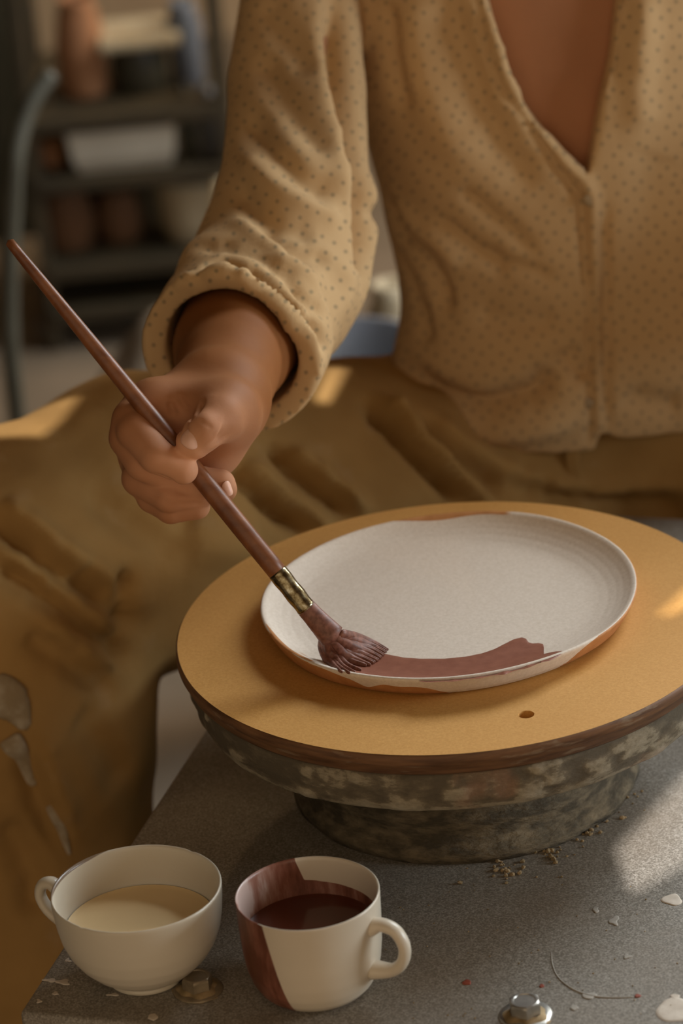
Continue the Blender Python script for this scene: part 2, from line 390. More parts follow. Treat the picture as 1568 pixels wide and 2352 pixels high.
def sheet_with_holes(name, outer, cut, to3):
    bm = bmesh.new(); E = []
    for pts in [outer] + cut:
        vs = [bm.verts.new(to3(*p)) for p in pts]; E += [bm.edges.new((vs[i], vs[(i + 1) % len(vs)])) for i in range(len(vs))]
    bmesh.ops.triangle_fill(bm, edges=E, use_beauty=True, use_dissolve=False)
    me = bpy.data.meshes.new(name); bm.to_mesh(me); bm.free()
    o = link(name, me, M['plaster'], smooth=False); o['kind'] = 'structure'; d = o.modifiers.new('thick', 'SOLIDIFY'); d.thickness = .004; d.offset = 0; return o
sheet_with_holes('wall_right', [(-3.0, FZ), (3.2, FZ), (3.2, CZ), (-3.0, CZ)], [win, [(-.45, .06), (-.06, .06), (-.06, .38), (-.45, .38)]], lambda y, z: (WX, y, z))  # lower opening is added to go with the side fill lamp
sheet_with_holes('ceiling', [(-3.0, -3.4), (2.2, -3.4), (2.2, 3.2), (-3.0, 3.2)], holes, lambda x, y: (x, y, CZ))

# ------------------------------------------------------------------ wheel table
E1 = np.array([.322, .947, 0]); E2 = np.array([.947, -.322, 0]); E1 /= np.linalg.norm(E1); E2 /= np.linalg.norm(E2)
T0 = np.array([-.263, -.219, TB]); TW, TD = .62, .66; TRZ = math.atan2(E2[1], E2[0])
tc = T0 + E2 * TW / 2 + E1 * TD / 2
table = thing('wheel_table', (tc[0], tc[1], FZ), 'grey speckled steel table of the potters wheel under the round housing', 'table')
link('tabletop', boxmesh(tc - np.array([0, 0, .006]), (TW, TD, .012), TRZ, .0025, 3), M['table'], table)
link('side_panel', boxmesh(tc - np.array([0, 0, .08]), (TW - .012, TD - .012, .13), TRZ, .004), M['table_side'], table, False)
for a, b in ((.04, .04), (TW - .04, .04), (.04, TD - .04), (TW - .04, TD - .04)):
    p = T0 + E2 * a + E1 * b; link('leg', boxmesh((p[0], p[1], (FZ + TB - .14) / 2), (.035, .035, TB - .14 - FZ), TRZ, .003), M['table_side'], table, False)

# drum and wheel head (about the axis)
def lathe_obj(name, prof, mat, parent, seg=160, rf=None, zf=None, centre=(0, 0), attrs=None):
    V, Q, T, I = lathe(prof, seg, centre, rf, zf); me = npmesh(name, V, Q)
    if attrs:
        for n_, fn in attrs.items(): attr(me, n_, fn(V, T, I))
    return link(name, me, mat, parent)
drum = thing('wheel_housing', (0, 0, TB), 'clay caked round housing between the turntable and the grey table', 'wheel housing')
def drum_r(r, z, T):
    n = vnoise(np.stack([np.cos(T) * .1, np.sin(T) * .1, z * 2], -1), 90, 3); return r + np.where(r > .02, .0011 * n, 0)
lathe_obj('drum', [(0, -.045), (.085, -.045), (.090, -.048), (.0915, -.060), (.0915, -.078), (.0955, -.081), (.097, -.084), (.0955, -.088), (.0965, -.094), (.1000, -.098), (.1035, -.101), (.104, TB + .0002), (0, TB + .0002)], M['drum'], drum, rf=drum_r)
head = thing('turntable', (0, 0, -.045), 'thick round turntable under the bat, its side covered in dried clay splashes', 'turntable')
rr = random.Random(5)
blobs = [(rr.uniform(-PI, PI), rr.uniform(-.040, -.019), rr.uniform(.003, .010), rr.uniform(.0006, .0018)) for _ in range(90)]
blobs += [(math.atan2(-.13, .065), -.029, .009, .002), (math.atan2(-.15, .03), -.033, .008, .0016), (math.atan2(-.14, -.01), -.030, .008, .0016), (math.atan2(-.12, .09), -.026, .009, .002)]
def splash_amount(T, z):
    s = np.zeros_like(T)
    for a, bz, w_, h_ in blobs:
        da = np.angle(np.exp(1j * (T - a))) * .155; s = np.maximum(s, np.exp(-((da / w_) ** 4 + ((z - bz) / (w_ * .8)) ** 4)) * min(1, h_ / .0012))
    return s
def head_r(r, z, T):
    side = (r > .14) & (z < -.017); n = vnoise(np.stack([np.cos(T) * .155, np.sin(T) * .155, z * 2.5], -1), 75, 8)
    return r + np.where(side, .0016 * splash_amount(T, z) + .0006 * n, 0)
hp = [(0, -.0152), (.150, -.0152), (.1572, -.0155), (.1582, -.0165)] + [(.1585 - .0012 * t - .0048 * t ** 3, -.0175 - .0245 * t) for t in np.linspace(0, 1, 24)] + [(.1500, -.0425), (.142, -.0435), (.09, -.0445), (0, -.0445)]
def head_splash(V, T, I):
    return .32 + .30 * splash_amount(T, V[:, 2]) + .26 * np.clip((-.034 - V[:, 2]) / .006, 0, 1) + .05 * vnoise(V, 60, 4)
lathe_obj('disc', hp, M['splash'], head, 420, head_r, None, (0, 0), {'splash': head_splash})

# bat: pressed board disc with a pin hole
bat = thing('throwing_bat', (0, 0, -.015), 'round ochre pressed board bat with one pin hole, lying on the wheel head', 'bat')
def bat_top():
    bm = bmesh.new(); n = 240; hc = atZ(1208, 1641, 0)[:2]; hr = .0046
    ring = lambda r, z, c=(0, 0), m=n: [bm.verts.new((c[0] + r * math.cos(2 * PI * i / m), c[1] + r * math.sin(2 * PI * i / m), z)) for i in range(m)]
    o = ring(.1640, 0); h = ring(hr, 0, hc, 40); h2 = ring(hr * .97, -.0006, hc, 40); h3 = ring(hr * .97, -.0149, hc, 40)
    E = []
    for L in (o, h): E += [bm.edges.new((L[i], L[(i + 1) % len(L)])) for i in range(len(L))]
    bmesh.ops.triangle_fill(bm, edges=E, use_beauty=True, normal=(0, 0, 1))
    for a, b in ((h, h2), (h2, h3)):
        for i in range(40): bm.faces.new((a[i], a[(i + 1) % 40], b[(i + 1) % 40], b[i]))
    bm.faces.new(h3)
    bmesh.ops.recalc_face_normals(bm, faces=bm.faces)
    if max(bm.faces, key=lambda f: f.calc_area()).normal.z < 0: bmesh.ops.reverse_faces(bm, faces=bm.faces)
    me = bpy.data.meshes.new('bat_top'); bm.to_mesh(me); bm.free(); return me
link('board_face', bat_top(), M['bat'], bat, False)
lathe_obj('board_edge', [(.1640, -.0001), (.1646, -.0004), (.1650, -.0012), (.1652, -.0060), (.1640, -.0072), (.1630, -.0080), (.1622, -.0125), (.1600, -.0148), (.150, -.0150)], M['bat_edge'], bat, 240)

# plate
PC = np.array([-.0016, .0095]); PR = .1112
def rim_wob(T): return .0010 * np.sin(2 * T + .9) + .0007 * np.sin(3 * T + 2.2) + .0003 * np.sin(7 * T)
def plate_r(r, z, T): return r + rim_wob(T) * (r / PR) ** 3
def plate_z(r, z, T): return z + (.0009 * np.sin(2 * T + .2) + .0006 * np.sin(3 * T - 1.0)) * np.clip((r - .085) / .026, 0, 1) * (z > .004)
inner = [(0, .0046), (.03, .0046), (.06, .0047), (.080, .0049), (.088, .0054), (.094, .0066), (.099, .0084), (.103, .0104), (.1062, .0125), (.1080, .0139), (.1094, .0146)]
outer = [(.1106, .0147), (.1112, .0140), (.1110, .0128), (.1100, .0108), (.1082, .0075), (.1060, .0040), (.1035, .0014), (.100, .0003), (.09, .0001), (0, .0001)]
def interp_prof(pts, n):
    P = np.array(pts); d = np.r_[0, np.cumsum(np.hypot(*np.diff(P, axis=0).T))]; return [(np.interp(s, d, P[:, 0]), np.interp(s, d, P[:, 1])) for s in np.linspace(0, d[-1], n)]
pprof = [(r, z) for r, z in inner[:4]] + interp_prof(inner[4:] + outer[:7], 64) + outer[7:]
def plate_slip(V, T, I):
    # 1 = white slip, 0 = bare red clay; on the wall outside the slip ends in drips
    n = len(pprof); rim_i = min(range(n), key=lambda i: abs(pprof[i][0] - .1100) + abs(pprof[i][1] - .0147)); zz = V[:, 2]
    def bump_(a, w_, h): return h * np.exp(-(np.angle(np.exp(1j * (T - a))) / w_) ** 2)
    edge = np.full(len(T), .0128)                                # height of the slip's lower edge
    A = lambda x, y: math.atan2(*(atZ(x, y, .012)[:2] - PC)[::-1])
    a0, a1, a2, a3 = A(760, 1545), A(850, 1570), A(960, 1580), A(1330, 1500)
    cover = 1 / (1 + np.exp(-(np.angle(np.exp(1j * (T - a0)))) * 26)) * 1 / (1 + np.exp((np.angle(np.exp(1j * (T - a3)))) * 22))
    depth = .0050 + .0022 * np.sin(T * 9 + 1) + bump_(a1 - .06, .05, .0035) - bump_(a1 + .06, .05, .0016) + .014 / (1 + np.exp(-np.angle(np.exp(1j * (T - a2 - .08))) * 18))
    edge = np.where(cover > .02, .0150 - depth * cover - .0004, .0149)
    edge += .0006 * np.sin(11 * T)
    inside = I <= rim_i
    out = np.clip(.5 + (zz - edge) / .0012, 0, 1)
    # the very rim at the back and on the left shows clay too
    bare = np.clip(np.cos(T - 1.75) - .62, 0, 1) * 2.4 + bump_(A(600, 1440), .25, .4) + bump_(A(690, 1500), .30, .65)
    inn = 1 - np.clip((V[:, 2] - .0128 + .0012 * (np.sin(5 * T) + np.sin(13 * T) * .4)) / .0014, 0, 1) * np.clip(bare, 0, 1)
    # thin worn area near the brush
    th = np.hypot(V[:, 0] - atZ(712, 1502, .01)[0], (V[:, 1] - atZ(712, 1502, .01)[1]) * 1.3)
    inn = np.minimum(inn, 1 - .50 * np.clip((V[:, 2] - .0085) / .002, 0, 1) * np.exp(-(th / .014) ** 4))
    return np.where(inside, inn, np.where((T * 0 + cover) > .02, out, np.clip(.5 + (zz - edge) / .0012, 0, 1)))
plate = thing('plate', (PC[0], PC[1], .0001), 'round white slipped plate of red clay with a stroke of red brown glaze', 'plate')
lathe_obj('dish', pprof, M['plate'], plate, 512, plate_r, plate_z, tuple(PC), {'slip': plate_slip})
ip = np.array(inner)
def plate_surf(x, y):
    d = np.hypot(x - PC[0], y - PC[1]); T = np.arctan2(y - PC[1], x - PC[0]); r0 = d - rim_wob(T) * (d / PR) ** 3
    z = np.interp(r0, ip[:, 0], ip[:, 1]); return plate_z(r0, z, T)
def on_plate(x, y):
    z = .005
    for _ in range(6): p = atZ(x, y, z); z = float(plate_surf(p[0], p[1]))
    return p
top = np.array([(748, 1496), (790, 1488), (850, 1494), (890, 1503), (925, 1510), (965, 1513), (1020, 1513), (1070, 1508), (1105, 1501), (1135, 1491), (1160, 1478), (1180, 1468), (1198, 1464), (1208, 1467), (1213, 1475), (1222, 1478), (1236, 1477), (1247, 1479), (1249, 1487), (1244, 1496), (1241, 1504), (1256, 1500), (1276, 1496), (1292, 1496), (1297, 1498)], float)
bot = np.array([(748, 1500), (780, 1540), (830, 1550), (877, 1556), (920, 1561), (968, 1566), (1010, 1567), (1060, 1563), (1110, 1556), (1160, 1548), (1200, 1537), (1235, 1525), (1262, 1517), (1280, 1508), (1297, 1499)], float)
def stroke_mesh():
    n, mrow = 240, 14; V = []
    tt = crsp_len(top, n)
    for p in tt:
        yb = np.interp(p[0], bot[:, 0], bot[:, 1]) + 1.0 * math.sin(p[0] * .11)
        for j in range(mrow):
            s = j / (mrow - 1); q = on_plate(p[0], p[1] + (max(yb, p[1] + .5) - p[1]) * s); e = min(s, 1 - s) * (mrow - 1)
            V.append((q[0], q[1], q[2] + (.00002 if e < .5 else .00035)))
    me = bpy.data.meshes.new('stroke'); me.from_pydata(V, [], [tuple(f[::-1]) for f in grid_faces(n, mrow)]); return me
def crsp_len(P, n):
    d = np.r_[0, np.cumsum(np.hypot(*np.diff(P, axis=0).T))]; s = np.linspace(0, d[-1], n); return np.c_[np.interp(s, d, P[:, 0]), np.interp(s, d, P[:, 1])]
st_ = link('glaze_stroke', stroke_mesh(), M['glaze'], plate); st_['label'] = 'red brown glaze stroke along the near rim'

# ------------------------------------------------------------------ brush
D0 = 2.264
b_end, b_fer, b_lo, b_tip = atD(22, 556, D0 - .002), atD(640, 1318, D0 - .001), atD(704, 1398, D0 - .0005), atD(763, 1462, D0 - .001)
brush = thing('fan_brush', b_tip, 'long varnished wooden fan brush soaked in red brown glaze, held over the plate', 'brush')
def along(a, b, t): return np.asarray(a) + (np.asarray(b) - np.asarray(a)) * t
link('handle', tube([b_end, along(b_end, b_fer, .3), along(b_end, b_fer, .6), b_fer], [.0028, .0034, .0038, .0043, .0046, .0049, .0053, .0056, .0057, .0056], 20, 40), M['handle'], brush)
link('ferrule', tube([along(b_end, b_fer, .995), along(b_fer, b_lo, .3), along(b_fer, b_lo, .7), b_lo], [.0058, .0060, .0056, .0060, .0056, .0058], 20, 24), M['ferrule'], brush)
view = -Fv
link('glazed_ferrule', tube([along(b_fer, b_lo, .93), along(b_lo, b_tip, .4), b_tip], [.0058, .0061, .0068, .0078], 20, 16, flat=.8, side=view), M['hair'], brush)
lobes = [[(742, 1466), (742, 1492), (757, 1526), (783, 1546)], [(746, 1468), (750, 1497), (768, 1530), (800, 1548)], [(750, 1470), (758, 1500), (780, 1532), (812, 1546)], [(755, 1471), (768, 1501), (792, 1530), (826, 1541)],
         [(760, 1471), (778, 1500), (800, 1520), (838, 1530)], [(764, 1470), (785, 1498), (812, 1518), (848, 1529)], [(768, 1468), (792, 1496), (822, 1515), (858, 1526)], [(772, 1466), (800, 1491), (832, 1510), (866, 1521)],
         [(776, 1464), (806, 1486), (840, 1503), (873, 1515)], [(779, 1461), (812, 1480), (846, 1496), (879, 1509)], [(782, 1458), (816, 1474), (850, 1490), (884, 1503)], [(785, 1455), (816, 1467), (850, 1482), (888, 1498)]]
for i, L in enumerate(lobes):
    for half in (0, 1):
        L2 = [(x + half * (3.2 * min(1, j * .6)) , y + half * (-1.5 if i > 5 else 2.0) * min(1, j)) for j, (x, y) in enumerate(L)]
        P = []
        for j, (x, y) in enumerate(L2):
            s = j / 3; pl = on_plate(x, y) + np.array([0, 0, .0012]); dd = D0 - .001 + .0015 * math.sin(i * 2.1 + half); q = atD(x, y, dd)
            w_ = [0, .35, .8, 1][j]; P.append(q * (1 - w_) + pl * w_)
        link('bristle_clump', tube(P, [.0026, .0030, .0028, .0022, .0008], 8, 14, flat=.55, side=view), M['hair'], brush)

# ------------------------------------------------------------------ bowl and mug on the table
def handle_tube(pts, rads, flat, side): return tube(pts, rads, 16, 36, flat=flat, side=side)
def liquid(name, c, r, z, mat, parent):
    V, Q, T, I = lathe([(0, z), (r * .5, z), (r * .9, z), (r * .97, z + .0001), (r, z + .0006)], 96, c); me = npmesh(name, V, Q[:, ::-1]); return link(name, me, mat, parent)
BC = (-.1924, -.1935); BH = .0575
bo = [(0, .0), (.0150, .0), (.0205, .0), (.0218, .0008), (.0220, .0022), (.0205, .0034), (.0240, .0050), (.0310, .0102), (.0370, .0165), (.0415, .0235), (.0445, .0315), (.0462, .040), (.0472, .049), (.0476, .0560), (.0474, BH - .0003)]
bi = [(.0468, BH), (.0461, BH - .0004), (.0457, .0550), (.0450, .045), (.0438, .037), (.0410, .0280), (.036, .0195), (.029, .0125), (.02, .0085), (0, .0075)]
bowl = thing('handled_bowl', (BC[0], BC[1], TB), 'cream porcelain bowl cup with small handle, holding pale cream liquid', 'bowl')
prof = [(r, z + TB) for r, z in interp_prof(bo, 60) + interp_prof(bi, 50)]
def rimline(V, T, I):
    d = np.angle(np.exp(1j * (T - 2.6))); return np.clip((V[:, 2] - (TB + BH - .0022)) / .0008, 0, 1) * np.clip(1.25 - np.abs(d) / .62, 0, 1) * np.where(I < 62, 1, .0) + 0.35 * np.clip((V[:, 2] - (TB + BH - .0009)) / .0006, 0, 1)
def bowl_z(r, z, T): return z - np.where((z > TB + BH - .003), .0007 * np.exp(-(np.angle(np.exp(1j * (T + 2.25))) / .03) ** 2) + .0006 * np.exp(-(np.angle(np.exp(1j * (T - .85))) / .05) ** 2), 0)
lathe_obj('cup_body', prof, M['bowl'], bowl, 256, None, bowl_z, BC, {'rimline': rimline})
liquid('cream_liquid', BC, .0422, TB + .0335, M['cream'], bowl)
def hpt(C, ang, rad, h): return np.array([C[0] + math.cos(ang) * rad, C[1] + math.sin(ang) * rad, TB + h])
ha = PI - .42
link('handle', handle_tube([hpt(BC, ha, .0482, .0495), hpt(BC, ha, .0530, .0530), hpt(BC, ha, .0585, .0510), hpt(BC, ha, .0605, .0440), hpt(BC, ha, .0575, .0365), hpt(BC, ha, .0515, .0310), hpt(BC, ha, .0455, .0285)],
                          [.0040, .0034, .0031, .0030, .0031, .0034, .0044], 1.35, (-math.sin(ha), math.cos(ha), 0)), M['bowl'], bowl)

MC = (-.0979, -.2215); MH = .0605
mo = [(0, 0), (.018, 0), (.0250, .0004), (.0290, .0022), (.0325, .0060), (.0352, .0115), (.0372, .0190), (.0385, .0290), (.0392, .042), (.0396, .054), (.0397, MH - .0003)]
mi = [(.0391, MH), (.0384, MH - .0004), (.0379, .056), (.0374, .043), (.0365, .028), (.0345, .018), (.031, .0115), (.024, .0085), (0, .008)]
mug = thing('mug', (MC[0], MC[1], TB), 'white porcelain mug half dipped in red brown glaze, holding dark glaze', 'mug')
prof = [(r, z + TB) for r, z in interp_prof(mo, 70) + interp_prof(mi, 60)]
def ang_of(x, y, h, C): p = atZ(x, y, TB + h); return math.atan2(p[1] - C[1], p[0] - C[0])
aF = ang_of(614, 2117, MH, MC); aB = ang_of(690, 1953, MH, MC)
print('mug boundaries', math.degrees(aF), math.degrees(aB))
def dip(V, T, I):
    h = V[:, 2] - TB; ins = I >= 70
    # outside: between the two meridians, leaning towards the foot on the right
    dF = np.angle(np.exp(1j * (T - aF))) - .30 * np.clip((MH - h) / MH, 0, 1) - .02 * np.sin(h * 300); dB = np.angle(np.exp(1j * (T - aB)))
    o = np.where(np.angle(np.exp(1j * (T - PI))) > 0, dF, -dB) ; side = np.minimum(-dF, 9)
    inarc = np.minimum(np.where(np.cos(T - (aF + (-(2 * PI) + aB)) / 2) > -2, -np.abs(np.angle(np.exp(1j * (T - mid)))) + half, 0), 9)
    outv = .5 + (inarc + .30 * np.clip((MH - h) / MH, 0, 1) * (np.sin(T) < .2)) * 8
    low = .5 + (.0435 + .0045 * np.cos(T - 2.2) + .0012 * np.sin(3 * T + 1) - h) / .0016
    inv = np.maximum(.5 + (inarc - .10 * np.clip((h - .047) / .012, 0, 1)) * 8, low)
    return np.clip(np.where(ins, inv, outv), 0, 1)
d_ = (aF - aB) % (2 * PI)          # from aB going on (counterclockwise) round the left side to aF
mid = aB + d_ / 2; half = d_ / 2
def rub(V, T, I):
    h = V[:, 2] - TB; ins = I >= 70; return np.where(ins, .42 * np.exp(-(np.angle(np.exp(1j * (T - 2.95))) / .55) ** 2) * np.clip((h - .034) / .01, 0, 1) - .02, -.06 + .05 * np.clip(1 - h / .03, 0, 1))
lathe_obj('cup_body', prof, M['mug'], mug, 360, None, None, MC, {'dip': dip, 'rub': rub})
liquid('glaze_liquid', MC, .0369, TB + .0370, M['darkglaze'], mug)
ha = -.50
def mattr(o): attr(o.data, 'dip', np.zeros(len(o.data.vertices))); attr(o.data, 'rub', np.zeros(len(o.data.vertices)))
mattr(link('handle', handle_tube([hpt(MC, ha, .0370, .0455), hpt(MC, ha, .0440, .0485), hpt(MC, ha, .0525, .0460), hpt(MC, ha, .0570, .0370), hpt(MC, ha, .0550, .0270), hpt(MC, ha, .0480, .0205), hpt(MC, ha, .0360, .0185)],
                          [.0052, .0037, .0034, .0033, .0034, .0037, .0054], 1.25, (-math.sin(ha), math.cos(ha), 0)), M['mug'], mug))

# ------------------------------------------------------------------ bolts, spills and crumbs on the table
def bolt(px, py, R_, H_, rz, mat, label):
    p = atZ(px, py, TB + H_); c = (p[0], p[1]); t = thing('hex_bolt', (c[0], c[1], TB), label, 'bolt', 'hex bolts of the wheel table')
    bm = bmesh.new(); top_, n = [], 48
    rings = []
    for r, z, hexy in ((R_ * 1.0, .0012, 1), (R_ * 1.0, H_ * .82, 1), (R_ * .96, H_ * .95, .6), (R_ * .86, H_, 0), (R_ * .72, H_, 0), (R_ * .68, H_ - .0005, 0)):
        L = []
        for i in range(n):
            a = 2 * PI * i / n + rz; hx = math.cos(PI / 6) / math.cos(((a - rz) % (PI / 3)) - PI / 6); q = r * (hx * 1.06 * hexy + (1 - hexy)); L.append(bm.verts.new((c[0] + q * math.cos(a), c[1] + q * math.sin(a), TB + z)))
        rings.append(L)
    for A_, B_ in zip(rings, rings[1:]):
        for i in range(n): bm.faces.new((A_[i], A_[(i + 1) % n], B_[(i + 1) % n], B_[i]))
    bm.faces.new(rings[-1]); me = bpy.data.meshes.new('b'); bm.to_mesh(me); bm.free()
    o = link('head', me, mat, t, False); s = lathe_obj('washer', [(0, 0), (R_ * 1.7, 0), (R_ * 1.72, .0005), (R_ * 1.6, .0013), (R_ * 1.2, .0014), (0, .0014)], mat, t, 64, None, lambda r, z, T: z + TB, c)
    V, Q, T, I = lathe([(R_ * .9, .0028), (R_ * 1.15, .0024), (R_ * 1.3, .0016), (R_ * 1.55, .0004), (R_ * 1.6, 0)], 64, c, lambda r, z, T: r * (1 + .10 * np.sin(3 * T + px) + .05 * np.sin(7 * T)), lambda r, z, T: z + TB)
    link('clay_collar', npmesh('c', V, Q), M['crumb'], t)
bolt(451, 2240, .0082, .0098, .30, M['dullsteel'], 'dull clay dusted hex bolt between the cream bowl and the mug')
bolt(1204, 2296, .0086, .0100, .55, M['steel'], 'shiny steel hex bolt near the front edge of the table, right of the mug')

def patch(name, pxs, mat, label, cat, group=None, h=.0005, parent=None, zz=TB):
    c = np.mean(pxs, axis=0); P = crsp(list(pxs) + [pxs[0]], 40)[:-1]; n = len(P); V = []; C = atZ(c[0], c[1], zz)
    for s, z in ((1, 0), (.96, h * .7), (.8, h), (.4, h * .9)):
        for q in P: p = atZ(*(c + (q - c) * s), zz); V.append((p[0], p[1], zz + z + .00005))
    V.append((C[0], C[1], zz + h)); F = []
    for k_ in range(3):
        for i in range(n): F.append((k_ * n + i, (k_ + 1) * n + i, (k_ + 1) * n + (i + 1) % n, k_ * n + (i + 1) % n))
    for i in range(n): F.append((3 * n + i, 4 * n, 3 * n + (i + 1) % n))
    me = bpy.data.meshes.new(name); me.from_pydata(V, [], F); bm = bmesh.new(); bm.from_mesh(me); bmesh.ops.recalc_face_normals(bm, faces=bm.faces)
    bm.to_mesh(me); bm.free()
    return finish(link(name, me, mat, parent, True, (C[0], C[1], zz)), label, cat, group)
def blob(cx, cy, rx, ry, seed, wob=.22):
    r = random.Random(seed); ph = [r.uniform(0, 6.28) for _ in range(3)]
    return np.array([(cx + rx * math.cos(a) * (1 + wob * math.sin(2 * a + ph[0]) * .5 + wob * .6 * math.sin(3 * a + ph[1])), cy + ry * math.sin(a) * (1 + wob * math.sin(3 * a + ph[2]) * .6)) for a in np.linspace(0, 2 * PI, 18, endpoint=False)])
patch('slip_drip', blob(1543, 2067, 22, 13, 1), M['slip'], 'pale dried slip blob on the table at the right edge, below the sunlit patch', 'slip drip')
patch('slip_drip', blob(1552, 2322, 46, 28, 2), M['slip'], 'largest pale slip splash in the near right corner of the table', 'slip drip')
patch('slip_drip', blob(1550, 2290, 10, 6, 3), M['slip'], 'small slip dot just behind the largest pale splash', 'slip drip')
patch('slip_drip', blob(1318, 2315, 9, 6, 4), M['slip_thin'], 'small thin slip dot to the right of the shiny bolt', 'slip drip')
patch('slip_drip', blob(1410, 2116, 12, 10, 5, .5), M['slip_thin'], 'star shaped thin slip fleck below the point of the sunlit patch', 'slip drip')
patch('slip_drip', blob(1368, 2090, 8, 6, 6, .5), M['slip_thin'], 'thin slip fleck left of the star shaped fleck', 'slip drip')
patch('slip_drip', blob(351, 2336, 11, 8, 7), M['slip'], 'cream slip dot on the table in front of the dull bolt', 'slip drip')
patch('slip_drip', blob(1162, 2325, 9, 8, 8), M['slip_thin'], 'thin slip dot to the left of the shiny bolt', 'slip drip')
patch('slip_drip', blob(1440, 2198, 9, 5, 9, .5), M['slip_thin'], 'thin slip fleck inside the curve of the slip streak', 'slip drip')
patch('slip_drip', blob(1352, 2288, 18, 7, 10), M['slip_thin'], 'flat slip smear on the curved slip streak', 'slip drip')
for i, (x, y, a, b, t_) in enumerate(((145, 2256, 17, 6, 'longest cream slip fleck, left in front of the bowl'), (115, 2252, 13, 4, 'cream slip fleck just left of the longest fleck, near the table edge'), (318, 2276, 20, 7, 'slanted cream slip fleck in front of the foot of the bowl'),
        (156, 2206, 7, 4, 'small slip fleck at the left of the bowl, near the table edge'), (128, 2282, 8, 4, 'small slip fleck in front of the longest fleck'), (260, 2285, 12, 3, 'narrow slip fleck left of the slanted fleck, in front of the bowl'), (90, 2300, 7, 4, 'slip fleck closest to the near left corner of the table'))):
    patch('slip_fleck', blob(x, y, a, b, 20 + i, .5), M['slip'], t_, 'slip fleck', 'slip flecks in front of the bowl', .0004)
for i, (x, y, a, b, s) in enumerate(((1072, 2257, 10, 6, 'dark red glaze drip to the left of the shiny bolt'), (1464, 2288, 7, 4, 'tiny red glaze drip at the end of the slip streak'), (1244, 2265, 6, 4, 'tiny pinkish red glaze drip just behind the shiny bolt'))):
    patch('glaze_drip', blob(x, y, a, b, 40 + i), M['red'], s, 'glaze drip')
sp = [atZ(x, y, TB) + np.array([0, 0, .0001]) for x, y in ((1266, 2188), (1268, 2215), (1280, 2243), (1305, 2266), (1340, 2283), (1380, 2291), (1420, 2292), (1455, 2291))]
finish(link('slip_streak', tube(sp, [.0002, .0004, .0004, .0006, .0007, .0006, .0005, .0003], 6, 40), M['slip_thin'], None, True, sp[3]), 'thin curved streak of pale slip on the table, right of the mug', 'slip streak')
# crumbs along the housing: nobody could count them
def crumbs(name, spots, label, mat=None):
    V, F = [], []; r = random.Random(3)
    for x, y, s in spots:
        c = atZ(x, y, TB); c[2] = TB + s * .45; bm = bmesh.new(); bmesh.ops.create_icosphere(bm, subdivisions=1, radius=s); b0 = len(V)
        for v in bm.verts: q = v.co * r.uniform(.65, 1.2); V.append((c[0] + q.x, c[1] + q.y, max(TB + .0001, c[2] + q.z * .8)))
        for f in bm.faces: F.append(tuple(b0 + v.index for v in f.verts))
        bm.free()
    me = bpy.data.meshes.new(name); me.from_pydata(V, [], F); return finish(link(name, me, mat or M['crumb'], None, False, spots and atZ(spots[0][0], spots[0][1], TB)), label, 'crumbs', None, 'stuff')
r = random.Random(11); sp = []
for cx, cy, sx, sy, n in ((1155, 1995, 14, 16, 26), (1262, 1962, 16, 9, 16), (1345, 1915, 16, 14, 22), (1420, 1850, 30, 30, 34), (1180, 1960, 40, 10, 16), (1290, 1935, 40, 10, 12)):
    for _ in range(n): sp.append((r.gauss(cx, sx), r.gauss(cy, sy), r.uniform(.0006, .0019)))
sp = [q for q in sp if np.hypot(*atZ(q[0], q[1], TB)[:2]) > .103]
crumbs('clay_crumbs', sp, 'tan clay crumbs heaped along the right foot of the wheel housing')
sp = [(r.uniform(560, 1560), r.uniform(1990, 2340), r.uniform(.0003, .0007)) for _ in range(90)] + [(1056, 2030, .0017), (1290, 2015, .0009), (612, 2318, .0015), (1232, 2015, .0008), (500, 2110, .0009)]
sp = [q for q in sp if np.hypot(*(atZ(q[0], q[1], TB)[:2] - MC)) > .045 and np.hypot(*atZ(q[0], q[1], TB)[:2]) > .106]
crumbs('clay_specks', sp, 'loose tan clay specks strewn over the grey table')

# ------------------------------------------------------------------ the potter
person = thing('person', (.13, .48, -.26), 'seated person in a dotted ochre shirt and khaki trousers, holding the brush', 'person')
def D_(x, y, dd): return atD(x, y, D0 + dd)
wrist = D_(505, 915, .052); elbow = atY(622, 655, .238); shoulder = atY(700, -130, .455); armA, armB = atY(682, 200, .375), atY(674, 460, .285)
fore = D_(535, 800, .135)
